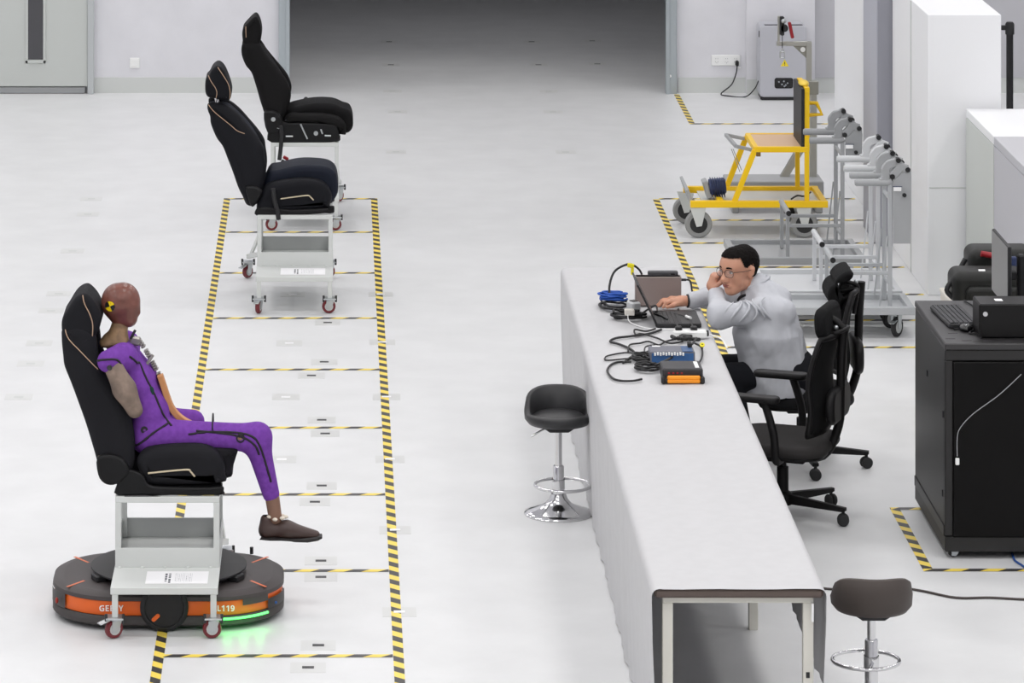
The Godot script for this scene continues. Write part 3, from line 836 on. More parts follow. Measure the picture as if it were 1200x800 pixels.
	for i in 14:
		var a := TAU * i / 14.0
		loop.append(Vector3([0.1957,0.3033][0], [0.1957,0.3033][1] - 0.02, 0.1) + Vector3(0, 0.012 + cos(a) * 0.034, 0.02 + sin(a) * 0.06))
	tube(st, loop, 0.0035, 6, true)
	part("cable_loop", st, M.cable, o)

# ---------------------------------------------------------------- long bench under a grey cloth
func _bench() -> void:
	var o := thing("long_table", "long table on pale square-tube legs under the grey cloth", "table", Vector3(1.54, 0, -15.72))
	var st := S()
	box(st, Vector3(0, 0.732, -3.11), Vector3(0.648, 0.035, 6.28), 0.01)
	part("tabletop", st, mat(c8(88, 76, 70), 0.6), o)
	for z in [-0.03, -2.1, -4.2, -6.2]:
		for s in [-1.0, 1.0]:
			st = S()
			bar(st, Vector3(s * 0.27, 0.0, z), Vector3(s * 0.27, 0.686, z), 0.04)
			part("leg", st, M.leg_metal, o)
		st = S()
		box(st, Vector3(0, 0.7, z), Vector3(0.58, 0.028, 0.04), 0.003)
		part("end_rail", st, M.leg_metal, o)
	for s in [-1.0, 1.0]:
		st = S()
		box(st, Vector3(s * 0.268, 0.69, -3.13), Vector3(0.03, 0.046, 6.1), 0.003)
		part("side_rail", st, M.leg_metal, o)
	st = S()
	box(st, Vector3(0.284, 0.655, 0.0), Vector3(0.008, 0.07, 0.03), 0.001)
	part("hinge_plate", st, M.plug_white, o)
	st = S()
	box(st, Vector3(0.268, 0.41, -0.008), Vector3(0.014, 0.022, 0.004), 0.001)
	part("sticker", st, M.black, o)
	# cloth: one sheet from the left hem over the top to the right hem
	var n := FastNoiseLite.new()
	n.seed = 8
	n.frequency = 0.6
	var m := tri_map(mat(c8(198, 198, 200), 0.6), 2.0)
	m.albedo_texture = noise_tex(0.02, 256, 0.975, 1.0, 4, 33)
	var prof := []
	for i in 13:
		prof.append([-0.335 + 0.028 * (1.0 - i / 12.0), 0.008 + 0.71 * i / 12.0, 1.0 - i / 12.0])
	for i in 5:
		var a := PI * 0.5 * (1.0 - i / 4.0)
		prof.append([-0.305 - sin(a) * 0.03, 0.722 + cos(a) * 0.03, 0.0])
	for i in 9:
		prof.append([-0.29 + 0.58 * i / 8.0, 0.752, -1.0])
	for i in 5:
		var a := PI * 0.5 * i / 4.0
		prof.append([0.305 + sin(a) * 0.03, 0.722 + cos(a) * 0.03, 0.0])
	for i in range(1, 13):
		prof.append([0.335 - 0.012 * i / 12.0, 0.718 - 0.355 * i / 12.0, i / 12.0])
	var rows := 110
	var pt := func(j: int, i: int) -> Vector3:
		var z := 0.034 - 6.4 * j / rows
		var e: Array = prof[i]
		var x: float = e[0]
		var y: float = e[1]
		if e[2] >= 0.0:
			var s := signf(x)
			var amp: float = 0.005 + 0.009 * e[2]
			x += s * amp * (0.6 + n.get_noise_2d(z * 9.0, s * 20.0) * 1.4) * clampf(e[2] * 4.0, 0.0, 1.0)
			if j < 4:
				x -= s * 0.008 * e[2] * (4 - j) / 4.0
		else:
			y += 0.0025 * n.get_noise_2d(x * 10.0, z * 3.0) + 0.002 * sin(z * 5.0 + x * 3.0) * sin(x * 9.0)
			y = maxf(y, 0.7505)
		if j == 0 and e[2] < 0.0:
			y -= 0.0015
		return Vector3(x, y, z)
	st = S()
	for j in rows:
		for i in prof.size() - 1:
			quad(st, pt.call(j, i), pt.call(j, i + 1), pt.call(j + 1, i + 1), pt.call(j + 1, i), 1)
	# turned hem at the near end gives the cloth its thickness there
	var c := part("tablecloth", st, m)
	c.position = Vector3(1.54, 0, -15.72)
	tag(c, "long grey cloth spread over the bench and hanging to the floor at its sides", "tablecloth")
	# things under the near end
	var b := thing("junction_box", "small grey box fixed under the bench top near its front end", "box", Vector3(1.95 - 0.33, 0.60, -16.6))
	st = S()
	box(st, Vector3(0, 0.055, 0), Vector3(0.05, 0.07, 0.1), 0.004)
	part("box_body", st, M.stand_mid, b)
	st = S()
	box(st, Vector3(-0.045, 0.05, 0), Vector3(0.03, 0.06, 0.08), 0.01)
	part("plug_block", st, M.cart_inner, b)

func _cabinet() -> void:
	var o := thing("equipment_cabinet", "black metal equipment cabinet on castors at the right edge", "cabinet", Vector3(2.815, 0, -18.97))
	var metal := mat(c8(34, 33, 33), 0.42, 0.0, 0.45)
	var front := mat(c8(13, 12, 12), 0.35, 0.0, 0.25)
	front.heightmap_enabled = true
	front.heightmap_texture = noise_tex(0.01, 256, 0.0, 1.0, 2, 3)
	front.heightmap_scale = 0.2
	tri_map(front, 1.0)
	var w := 0.86
	var st := S()
	box(st, Vector3(w * 0.5, 0.985, -0.49), Vector3(w, 0.03, 1.0), 0.004)
	part("cabinet_top", st, mat(c8(50, 49, 50), 0.42), o)
	st = S()
	box(st, Vector3(0.012, 0.54, -0.49), Vector3(0.024, 0.86, 0.97), 0.003)
	part("side_panel", st, metal, o)
	st = S()
	box(st, Vector3(w - 0.012, 0.54, -0.49), Vector3(0.024, 0.86, 0.97), 0.003)
	part("side_panel", st, metal, o)
	st = S()
	box(st, Vector3(w * 0.5, 0.54, -0.97), Vector3(w - 0.05, 0.86, 0.02), 0.003)
	part("back_panel", st, metal, o)
	st = S()
	for x in [0.018, w - 0.018]:
		box(st, Vector3(x, 0.515, -0.008), Vector3(0.036, 0.81, 0.03), 0.004)
	box(st, Vector3(w * 0.5, 0.945, -0.008), Vector3(w, 0.05, 0.03), 0.004)
	part("front_frame", st, metal, o)
	st = S()
	box(st, Vector3(w * 0.5, 0.51, 0.0), Vector3(w - 0.074, 0.81, 0.022), 0.004)
	part("glass_door", st, front, o, Vector3.ZERO, "glossy dark front door")
	st = S()
	box(st, Vector3(w * 0.5, 0.07, -0.49), Vector3(w, 0.07, 0.985), 0.004)
	part("plinth", st, mat(c8(26, 25, 25), 0.5), o)
	st = S()
	box(st, Vector3(0.003, 0.13, -0.49), Vector3(0.016, 0.05, 0.96), 0.003)
	part("side_skirt", st, metal, o)
	st = S()
	for q in [[0.66, -0.05], [0.74, -0.56], [0.29, -0.07]]:
		box(st, Vector3(-0.001, q[0], q[1]), Vector3(0.006, 0.03, 0.012), 0.001)
	part("side_catch", st, M.black, o)
	for x in [0.05, w - 0.05]:
		for z in [-0.05, -0.92]:
			_caster(o, Vector3(x, 0.05, z), 0.022, 0.4, M.rubber, false, false)
	st = S()
	for q in [[0.02, -0.1], [0.05, -0.22], [0.09, -0.06], [0.14, -0.04], [0.26, -0.25], [0.3, -0.12], [0.04, -0.6], [0.05, -0.8], [0.27, -0.16]]:
		box(st, Vector3(q[0] + 0.02, 1.0005, q[1]), Vector3(0.045 if q[1] > -0.3 else 0.012, 0.001, 0.008), 0.0)
	part("cable_slot", st, M.black, o)
	# cord with a pale plug hanging down the front
	st = S()
	tube(st, spline(v3s([0.3506,0.8606,0.2479,0.7659,0.1295,0.679,0.0703,0.6159,0.0545,0.5685,0.0545,0.4816], 0.014), 6), 0.0022, 6)
	var cd := part("hanging_cord", st, M.stand_dark)
	cd.position = Vector3(2.815, 0, -18.965)
	tag(cd, "thin grey cord with a pale plug hanging down the black cabinet's front", "cord")
	st = S()
	var q := [0.0545,0.458]
	box(st, Vector3(q[0], q[1], 0.016), Vector3(0.018, 0.032, 0.012), 0.003)
	part("plug", st, M.plug_white, cd)
	st = S()
	tube(st, spline([Vector3(3.1401,0.006,-19.055),Vector3(3.1321,0.006,-18.9346),Vector3(3.1473,0.006,-18.8601),Vector3(3.1712,0.006,-18.8157),Vector3(3.2501,0.006,-19.0248)], 6), 0.005, 6)
	var bc := part("data_cable", st, M.blue)
	tag(bc, "blue cord end on the floor at the front of the black cabinet", "cord")
	st = S()
	tube(st, spline([Vector3(2.1226,0.006,-18.5249),Vector3(2.2281,0.006,-18.4394),Vector3(2.4835,0.006,-18.482),Vector3(2.6274,0.006,-18.4111),Vector3(2.7639,0.006,-18.2986),Vector3(2.9163,0.006,-18.2986),Vector3(3.0642,0.006,-18.2707),Vector3(3.2164,0.006,-18.2707)], 6), 0.0055, 6)
	var fc := part("floor_cable", st, mat(c8(70, 62, 60), 0.6))
	tag(fc, "dark cable lying across the floor behind the near bar stool", "cable")

# ---------------------------------------------------------------- seated man
func _man() -> void:
	var o := thing("person", "man in glasses and pale grey jacket leaning on the bench, cheek on hand", "person", Vector3(2.3, 0, -20.72))
	var skin := mat(c8(203, 149, 123), 0.5)
	skin.subsurf_scatter_enabled = true
	skin.subsurf_scatter_strength = 0.1
	var jacket := cloth(c8(196, 198, 204), 0.8, 14.0, 0.04)
	var trouser := cloth(c8(26, 27, 32), 0.85, 14.0, 0.05)
	var hair := mat(c8(20, 17, 16), 0.7, 0.0, 0.2)
	hair.heightmap_enabled = true
	hair.heightmap_texture = weave
	hair.heightmap_scale = 0.15
	tri_map(hair, 14.0)
	var za := Vector3(0, 0, 1)
	# joints
	var hip := Vector3(-0.02, 0.51, 0)
	var waist := Vector3(-0.095, 0.57, 0)
	var chest := Vector3(-0.125, 0.70, 0)
	var top := Vector3(-0.125, 0.815, 0)
	var neck := Vector3(-0.185, 0.90, 0.0)
	var s1 := Vector3(-0.095, 0.838, 0.165)
	var e1 := Vector3(-0.385, 0.813, 0.19)
	var w1 := Vector3(-0.385, 0.885, -0.01)
	var s2 := Vector3(-0.155, 0.83, -0.165)
	var e2 := Vector3(-0.33, 0.815, -0.30)
	var w2 := Vector3(-0.495, 0.80, -0.225)
	# head frame: z is where he looks, left along the bench and towards the camera, a little down
	var hc := Vector3(-0.27, 1.008, 0.015)
	var f := Vector3(-0.76, -0.03, 0.62).normalized()
	var up := Vector3(-0.12, 1.0, 0.1)
	var hx := up.cross(f).normalized()
	var hb := Basis(hx, f.cross(hx), f)
	var head := []
	for q in [
		[0, 0.034, -0.032, 0, 0.03, 0.03, 0.079, 0.073], [0, -0.02, 0.03, 0, -0.07, 0.036, 0.062, 0.046], [0.038, -0.062, 0.008, 0.012, -0.094, 0.056, 0.026, 0.022], [-0.038, -0.062, 0.008, -0.012, -0.094, 0.056, 0.026, 0.022],
		[0, -0.1, 0.062, 0, -0.1, 0.064, 0.02, 0.019], [0.037, -0.03, 0.052, 0.04, -0.05, 0.044, 0.026, 0.022], [-0.037, -0.03, 0.052, -0.04, -0.05, 0.044, 0.026, 0.022],
		[0, 0.002, 0.088, 0, -0.036, 0.11, 0.009, 0.0135], [0.012, -0.041, 0.098, 0.011, -0.04, 0.095, 0.0085, 0.009], [-0.012, -0.041, 0.098, -0.011, -0.04, 0.095, 0.0085, 0.009],
		[0.012, 0.02, 0.088, 0.046, 0.02, 0.07, 0.009, 0.009], [-0.012, 0.02, 0.088, -0.046, 0.02, 0.07, 0.009, 0.009], [-0.016, -0.068, 0.085, 0.016, -0.068, 0.085, 0.009, 0.009],
		[0.077, 0.008, -0.014, 0.075, -0.028, -0.006, 0.008, 0.007], [0.082, 0.006, -0.02, 0.081, -0.012, -0.018, 0.007, 0.006], [-0.077, 0.008, -0.014, -0.075, -0.028, -0.006, 0.008, 0.007], [-0.082, 0.006, -0.02, -0.081, -0.012, -0.018, 0.007, 0.006]]:
		head.append([hc + hb * Vector3(q[0], q[1], q[2]), hc + hb * Vector3(q[3], q[4], q[5]), q[6], q[7]])
	head.append([hc + hb * Vector3(0, -0.05, -0.035), neck + Vector3(0.02, -0.02, 0), 0.052, 0.056])
	var st := S()
	nets(st, head, 0.004, 150.0)
	# trunk and limbs under the clothes
	var knees := [Vector3(-0.325, 0.48, 0.1), Vector3(-0.325, 0.48, -0.1)]
	var ankles := [Vector3(-0.24, 0.1, 0.1), Vector3(-0.26, 0.1, -0.1)]
	var flesh := [[hip, waist, 0.11, 0.11, za, 1.4], [waist, chest, 0.11, 0.12, za, 1.4], [chest, top, 0.12, 0.09, za, 1.5], [top, neck, 0.06, 0.05], [s1 + Vector3(-0.01, -0.02, -0.05), e1, 0.036, 0.034], [e1, w1, 0.034, 0.026], [s2 + Vector3(-0.01, -0.02, 0.05), e2, 0.036, 0.034], [e2, w2, 0.04, 0.026]]
	for k in 2:
		var z: float = [0.09, -0.09][k]
		flesh.append([hip + Vector3(0, 0, z), knees[k], 0.075, 0.052])
		flesh.append([knees[k], ankles[k], 0.05, 0.034])
		flesh.append([ankles[k], ankles[k] + Vector3(-0.12, -0.05, 0), 0.034, 0.028])
	nets(st, flesh, 0.02, 70.0)
	# near hand: knuckles against the cheek, fingers folded back
	var hand := []
	var hp := Vector3(-0.397, 0.915, -0.035)
	hand.append([w1, hp, 0.026, 0.03])
	hand.append([hp, hp + Vector3(0.012, 0.042, -0.006), 0.028, 0.026, za, 1.2])
	var cheek := hc + hb * Vector3(-0.062, -0.03, 0.06)
	for k in 4:
		var r := hp + Vector3(0.02 - 0.008 * k, 0.05 - 0.012 * k, 0.028 - 0.019 * k)
		var mid := r + Vector3(0.026, 0.036 - 0.005 * k, -0.004)
		var tip := mid + Vector3(0.03, -0.004 - 0.006 * k, 0.006)
		hand.append([r, mid, 0.0095, 0.009])
		hand.append([mid, tip, 0.009, 0.008])
	hand.append([hp + Vector3(0.01, 0.0, 0.03), hp + Vector3(0.035, 0.022, 0.042), 0.011, 0.01])
	hand.append([hp + Vector3(0.035, 0.022, 0.042), hp + Vector3(0.05, 0.045, 0.04), 0.01, 0.008])
	nets(st, hand, 0.004, 260.0)
	# far hand: flat on the laptop, fingers bent down to the keys
	hand = []
	var p0 := Vector3(-0.575, 0.802, -0.215)
	hand.append([w2, p0 + Vector3(0.03, 0, 0), 0.026, 0.028])
	hand.append([p0 + Vector3(0.03, 0, -0.02), p0 + Vector3(-0.015, 0.004, -0.022), 0.021, 0.017])
	hand.append([p0 + Vector3(0.03, 0, 0.018), p0 + Vector3(-0.012, 0.003, 0.022), 0.021, 0.017])
	for k in 4:
		var r := p0 + Vector3(-0.022 + 0.004 * absf(k - 1.3), 0.002, -0.033 + 0.021 * k)
		var l: float = [0.036, 0.042, 0.04, 0.03][k]
		var mid := r + Vector3(-l, -0.004, 0.002 * (k - 1))
		var tip := mid + Vector3(-l * 0.55, -0.022, 0.003 * (k - 1))
		hand.append([r, mid, 0.0098, 0.0088])
		hand.append([mid, tip, 0.0088, 0.0076])
	hand.append([p0 + Vector3(0.025, -0.004, 0.03), p0 + Vector3(-0.012, -0.012, 0.056), 0.013, 0.01])
	hand.append([p0 + Vector3(-0.012, -0.012, 0.056), p0 + Vector3(-0.042, -0.022, 0.052), 0.01, 0.008])
	nets(st, hand, 0.004, 260.0)
	part("body", st, skin, o)
	# jacket
	var cloth_bones := [
		[Vector3(-0.09, 0.43, 0), Vector3(-0.095, 0.54, 0), 0.162, 0.162, za, 1.2], [Vector3(-0.095, 0.54, 0), chest, 0.16, 0.165, za, 1.2], [chest, top, 0.16, 0.115, za, 1.5],
		[top, neck + Vector3(0.01, -0.01, 0), 0.1, 0.07], [Vector3(-0.125, 0.85, 0), Vector3(-0.168, 0.935, -0.005), 0.1, 0.05, za, 1.15], [s1 + Vector3(0.03, -0.015, -0.02), e1, 0.064, 0.056], [e1, e1.lerp(w1, 0.9), 0.056, 0.04], [s2, e2, 0.07, 0.056], [e2, e2.lerp(w2, 0.92), 0.054, 0.04]]
	var folds := FastNoiseLite.new()
	folds.seed = 5
	folds.frequency = 7.0
	folds.fractal_octaves = 3
	st = S()
	nets(st, cloth_bones, 0.0105, 55.0, folds, 0.013, Vector3(1.7, 0.7, 1.0), func(v: Vector3) -> bool: return v.y > 0.395)
	var jk := part("jacket", st, jacket, o)
	# stand-up collar, dark shirt edge and sleeve folds
	st = S()
	var ring := PackedVector3Array()
	for i in 20:
		var a := TAU * i / 20.0
		ring.append(neck + Vector3(0.006, 0.04, 0.0) + Vector3(cos(a) * 0.062, cos(a) * 0.028, sin(a) * 0.06))
	tube(st, ring, 0.01, 8, true)
	part("collar", st, jacket, jk)
	st = S()
	for i in 6:
		var t := 0.2 + 0.13 * i
		var c := s1.lerp(e1, t)
		var ax := (e1 - s1).normalized()
		var rr := lerpf(0.07, 0.057, t)
		var line := PackedVector3Array()
		for j in 7:
			var a := -0.9 + 0.35 * j
			line.append(c + Vector3(0, cos(a + 1.0) * rr, sin(a + 1.0) * rr) + ax * (0.03 * sin(j * 0.7 + i)))
		tube(st, line, [0.002, 0.005, 0.0075, 0.008, 0.0075, 0.005, 0.002], 6)
	part("sleeve_fold", st, jacket, jk)
	st = S()
	tube(st, spline(xyz([-0.235, 0.885, 0.05, -0.262, 0.872, 0.03, -0.275, 0.85, 0.015]), 4), 0.007, 8)
	part("shirt_edge", st, M.black_soft, jk)
	# trousers and shoes
	var tb := [[hip + Vector3(0.03, -0.01, 0), hip + Vector3(-0.04, 0, 0), 0.115, 0.11, za, 1.35]]
	for k in 2:
		var z: float = [0.09, -0.09][k]
		tb.append([hip + Vector3(0, 0, z), knees[k], 0.086, 0.064])
		tb.append([knees[k], ankles[k], 0.064, 0.05])
	st = S()
	nets(st, tb, 0.013, 70.0)
	part("trousers", st, trouser, o)
	for k in 2:
		st = S()
		nets(st, [[ankles[k] + Vector3(0.02, -0.045, 0), ankles[k] + Vector3(-0.1, -0.06, 0), 0.042, 0.036, za, 1.1], [ankles[k], ankles[k] + Vector3(-0.02, -0.04, 0), 0.042, 0.042]], 0.01, 90.0)
		part("shoe", st, M.black, o)
	# hair: a close cap that leaves the face, ears and neck free
	var inv := hb.inverse()
	var cap := [[hc + hb * Vector3(0, 0.04, -0.034), hc + hb * Vector3(0, 0.042, 0.026), 0.0815, 0.0755], [hc + hb * Vector3(0, -0.01, -0.042), hc + hb * Vector3(0, -0.03, -0.05), 0.066, 0.054]]
	var kp := func(v: Vector3) -> bool:
		var l: Vector3 = inv * (v - hc)
		var line := 0.074 if l.z > 0.05 else (lerpf(0.02, 0.074, (l.z - 0.03) / 0.02) if l.z > 0.03 else (0.004 if l.z > 0.008 else (0.026 if l.z > -0.028 else -0.062)))
		return l.y > line
	st = S()
	nets(st, cap, 0.0045, 110.0, folds, 0.004, Vector3(9, 9, 9), kp)
	part("hair", st, hair, o)
	var face := func(x: float, y: float, out: float) -> Vector3: return onto(head, 150.0, hc + hb * Vector3(x, y, 0.15), -f) + f * out
	for s in [-1.0, 1.0]:
		st = S()
		var brow := PackedVector3Array()
		for i in 5:
			brow.append(face.call(s * (0.013 + 0.008 * i), 0.022 + 0.003 * sin(i * 0.8), -0.0005))
		tube(st, brow, [0.003, 0.0045, 0.0045, 0.004, 0.0025], 6)
		part("eyebrow", st, hair, o)
		st = S()
		ell(st, face.call(s * 0.031, 0.0, -0.003), Vector3(0.0145, 0.0055, 0.005), hb, 12, 8)
		part("eye", st, mat(c8(206, 196, 190), 0.25), o)
		st = S()
		ell(st, face.call(s * 0.03, -0.0005, 0.0), Vector3(0.0062, 0.0052, 0.003), hb, 10, 8)
		part("iris", st, M.black_gloss, o)
		st = S()
		ell(st, face.call(s * 0.031, 0.0055, -0.001), Vector3(0.016, 0.0026, 0.004), hb, 12, 8)
		part("eyelid", st, M.black_soft, o)
	st = S()
	ell(st, face.call(0, -0.0645, -0.001), Vector3(0.024, 0.0045, 0.005), hb, 12, 8)
	ell(st, face.call(0, -0.0715, -0.001), Vector3(0.02, 0.005, 0.005), hb, 12, 8)
	part("lips", st, mat(c8(146, 82, 74), 0.45), o)
	# glasses with thin dark rims
	st = S()
	for s in [-1.0, 1.0]:
		var rim := PackedVector3Array()
		for v in rrect(0.05, 0.036, 0.015, 4):
			rim.append(hc + hb * Vector3(s * 0.034 + v.x, -0.003 + v.y, 0.109 - absf(s * 0.034 + v.x) * 0.2))
		tube(st, rim, 0.0013, 6, true)
		tube(st, PackedVector3Array([hc + hb * Vector3(s * 0.06, 0.006, 0.096), hc + hb * Vector3(s * 0.083, 0.008, 0.05), hc + hb * Vector3(s * 0.083, 0.008, -0.014)]), 0.0014, 6)
	tube(st, PackedVector3Array([hc + hb * Vector3(-0.009, 0.002, 0.108), hc + hb * Vector3(0.009, 0.002, 0.108)]), 0.0013, 6)
	var g := part("glasses", st, mat(c8(60, 52, 50), 0.3, 0.4), o)
	var lens := mat(Color(0.9, 0.93, 0.95, 0.06), 0.05)
	lens.transparency = BaseMaterial3D.TRANSPARENCY_ALPHA
	for s in [-1.0, 1.0]:
		st = S()
		var fan := []
		for v in rrect(0.048, 0.034, 0.014, 4):
			fan.append(hc + hb * Vector3(s * 0.034 + v.x, -0.003 + v.y, 0.109 - absf(s * 0.034 + v.x) * 0.2))
		poly(st, fan, f)
		part("lens", st, lens, g)
	# dark wristband on the far arm
	st = S()
	var wr := PackedVector3Array()
	var wd := (p0 - w2).normalized()
	var wx := wd.cross(Vector3.UP).normalized()
	for i in 12:
		var a := TAU * i / 12.0
		wr.append(w2 + wd * 0.012 + wx * cos(a) * 0.032 + wx.cross(wd) * sin(a) * 0.03)
	tube(st, wr, 0.006, 6, true)
	part("wristband", st, M.black, o)

# ---------------------------------------------------------------- office chairs
func _chair(label: String, at: Vector3, turn: float, spin: float, kind: int) -> void:
	var o := thing("office_chair", label, "office chair", at, turn, "black mesh office chairs at the bench")
	var frame := mat(c8(18, 17, 18), 0.5, 0.0, 0.35)
	var mesh := cloth(c8(20, 20, 21), 0.85, 30.0, 0.1)
	var seat := cloth(c8(52, 50, 50) if kind == 0 else c8(22, 22, 24), 0.8, 30.0, 0.1)  # empty chair greyer: reflection haze put into the seat colour
	var st: SurfaceTool
	for k in 5:
		var a := spin + TAU * k / 5.0
		var d := Vector3(cos(a), 0, sin(a))
		st = S()
		var pl := PackedVector2Array([Vector2(0, 0.115), Vector2(0, 0.065), Vector2(0.32, 0.066), Vector2(0.338, 0.072), Vector2(0.338, 0.088)])
		extr(st, pl, -0.016, 0.016, 0.006, Vector3.ZERO, Basis(d, Vector3.UP, d.cross(Vector3.UP)), false, 2)
		var leg := part("leg", st, frame, o)
		st = S()
		var ww := d * 0.325
		var t := Basis(Vector3.UP, -a + 0.5 + k)
		for s in [-1.0, 1.0]:
			lathe(st, PackedVector2Array([Vector2(0, -0.009), Vector2(0.024, -0.009), Vector2(0.029, -0.004), Vector2(0.029, 0.004), Vector2(0.024, 0.009), Vector2(0, 0.009)]), ww + Vector3(0, 0.029, 0) + t * Vector3(0, 0, s * 0.014), 16, t * Basis(Vector3.RIGHT, PI / 2))
		tube(st, PackedVector3Array([ww + Vector3(0, 0.03, 0), ww + Vector3(0, 0.07, 0)]), 0.008, 8)
		part("caster", st, M.rubber, leg)
	st = S()
	lathe(st, PackedVector2Array([Vector2(0, 0.06), Vector2(0.045, 0.06), Vector2(0.045, 0.115), Vector2(0.028, 0.125), Vector2(0.028, 0.24), Vector2(0.018, 0.24), Vector2(0.018, 0.3), Vector2(0, 0.3)]), Vector3.ZERO, 18)
	part("gas_post", st, frame, o)
	st = S()
	box(st, Vector3(0.02, 0.3, 0), Vector3(0.22, 0.05, 0.16), 0.012)
	part("tilt_mechanism", st, frame, o)
	st = S()
	var pan := rrect(0.5, 0.5, 0.13, 7)
	extr(st, pan, 0.0, 0.055, 0.026, Vector3(0.0, 0.335, 0), UPZ, true, 4)
	part("seat", st, seat, o)
	st = S()
	extr(st, rrect(0.46, 0.46, 0.12, 7), 0.0, 0.02, 0.006, Vector3(0.0, 0.32, 0), UPZ, true, 2)
	part("seat_shell", st, frame, o)
	# backrest: a bowed mesh panel in a frame
	var bp := spline(xyz([0.215, 0.44, 0, 0.235, 0.55, 0, 0.225, 0.68, 0, 0.245, 0.80, 0, 0.275, 0.90, 0]), 4)
	st = S()
	var rows := bp.size()
	var pt := func(i: int, j: int, off: float) -> Vector3:
		var w := 0.225 - 0.05 * pow(float(i) / (rows - 1), 3.0) - 0.03 * pow(1.0 - float(i) / (rows - 1), 4.0)
		var u := -1.0 + 2.0 * j / 10.0
		return bp[i] + Vector3(-0.045 * u * u + off, 0, u * w)
	for i in rows - 1:
		for j in 10:
			quad(st, pt.call(i, j, 0.006), pt.call(i + 1, j, 0.006), pt.call(i + 1, j + 1, 0.006), pt.call(i, j + 1, 0.006), 1)
			quad(st, pt.call(i, j, -0.006), pt.call(i, j + 1, -0.006), pt.call(i + 1, j + 1, -0.006), pt.call(i + 1, j, -0.006), 2)
	part("back_mesh", st, mesh, o)
	st = S()
	var loop := PackedVector3Array()
	for i in rows:
		loop.append(pt.call(i, 0, 0.0))
	for j in range(1, 10):
		loop.append(pt.call(rows - 1, j, 0.0))
	for i in rows:
		loop.append(pt.call(rows - 1 - i, 10, 0.0))
	for j in range(1, 10):
		loop.append(pt.call(0, 10 - j, 0.0))
	tube(st, loop, 0.014, 8, true)
	part("back_frame", st, frame, o)
	st = S()
	tube(st, spline(xyz([0.05, 0.305, 0, 0.2, 0.31, 0, 0.275, 0.46, 0, 0.285, 0.62, 0, 0.29, 0.78, 0, 0.3, 0.93, 0]), 5), 0.022, 10)
	part("spine", st, frame, o)
	st = S()
	extr(st, rrect(0.36, 0.17, 0.07, 6), 0.0, 0.045, 0.02, Vector3(0.25, 0.57, 0), Basis(Vector3(0, 0, 1), Vector3.UP, Vector3(1, 0, 0)), true, 3)
	part("lumbar_pad", st, frame, o)
	for s in ([-1.0, 1.0] if kind == 0 else []):
		st = S()
		extr(st, rrect(0.27, 0.085, 0.036, 6), 0.0, 0.03, 0.01, Vector3(-0.08, 0.605, s * 0.275), UPZ, true, 3)
		part("armrest", st, frame, o)
		st = S()
		tube(st, spline(xyz([0.03, 0.31, s * 0.16, 0.03, 0.33, s * 0.25, 0.025, 0.46, s * 0.275, -0.02, 0.61, s * 0.275]), 5), 0.02, 10)
		part("arm_stem", st, frame, o)
	# headrest
	if kind == 0:
		st = S()
		extr(st, rrect(0.35, 0.15, 0.07, 8), 0.0, 0.055, 0.022, Vector3(0.195, 0.96, 0), Basis(Vector3(0, 0, 1), Vector3.UP, Vector3(1, 0, 0)).rotated(Vector3(0, 0, 1), 0.1), true, 4)
		part("headrest", st, mesh, o)
		st = S()
		var hr := PackedVector3Array()
		for i in 16:
			var a := TAU * i / 16.0
			hr.append(Vector3(0.275 + 0.045 * cos(a), 0.915 + 0.016 * cos(a), 0.07 * sin(a)))
		tube(st, hr, 0.01, 8, true)
		part("headrest_ring", st, frame, o)
		st = S()
		tube(st, spline(xyz([0.3, 0.9, 0, 0.305, 0.92, 0, 0.27, 0.955, 0, 0.24, 0.97, 0]), 4), 0.018, 8)
		part("headrest_arm", st, frame, o)
	else:
		# two pads on a looped arm, seen edge on
		st = S()
		extr(st, smooth2(v2s([0.1546,0.9488,0.1722,0.9805,0.2038,1.0016,0.232,1.0065,0.2454,0.9946,0.2411,0.9735,0.2214,0.9559,0.1862,0.9453])), -0.14, 0.14, 0.02, Vector3.ZERO, Basis(), true, 4)
		part("headrest", st, mesh, o)
		st = S()
		extr(st, smooth2(v2s([0.1651,0.9439,0.1335,0.9277,0.1159,0.896,0.1173,0.8608,0.1335,0.8362,0.1651,0.8292,0.1862,0.8432,0.2003,0.8679,0.1806,0.889,0.1722,0.9207])), -0.13, 0.13, 0.02, Vector3.ZERO, Basis(), true, 4)
		part("neck_pad", st, mesh, o)
		st = S()
		tube(st, spline(v3s([0.1792,0.9439,0.2214,0.9369,0.2637,0.9256,0.2763,0.9066,0.2721,0.8679,0.2637,0.8221,0.2566,0.7764], 0.05), 4), 0.011, 8)
		tube(st, spline(v3s([0.1862,0.8925,0.2285,0.8996,0.2707,0.9087], 0.05), 4), 0.012, 8)
		part("headrest_loop", st, frame, o)
		st = S()
		tube(st, spline(v3s([0.2651,0.896,0.2285,0.8538,0.1862,0.8257,0.1686,0.7834,0.1722,0.7342], 0.0), 4), 0.026, 8)
		tube(st, spline(v3s([0.2425,0.8608,0.2228,0.7834,0.2144,0.706,0.2038,0.6497], 0.0), 4), 0.028, 8)
		part("headrest_arm", st, frame, o)
	st = S()
	ell(st, Vector3(0.27, 0.935, 0.03), Vector3(0.012, 0.012, 0.012), Basis(), 10, 8)
	part("pivot_knob", st, M.zinc, o)

func _chairs() -> void:
	_chair("empty black mesh office chair with an oval headrest, in front of the seated man", Vector3(2.15, 0, -19.76), -0.36, 0.237, 0)
	_chair("black office chair with a looped headrest on which the man sits", Vector3(2.36, 0, -20.79), 0.0, 0.02 + 0.2, 1)

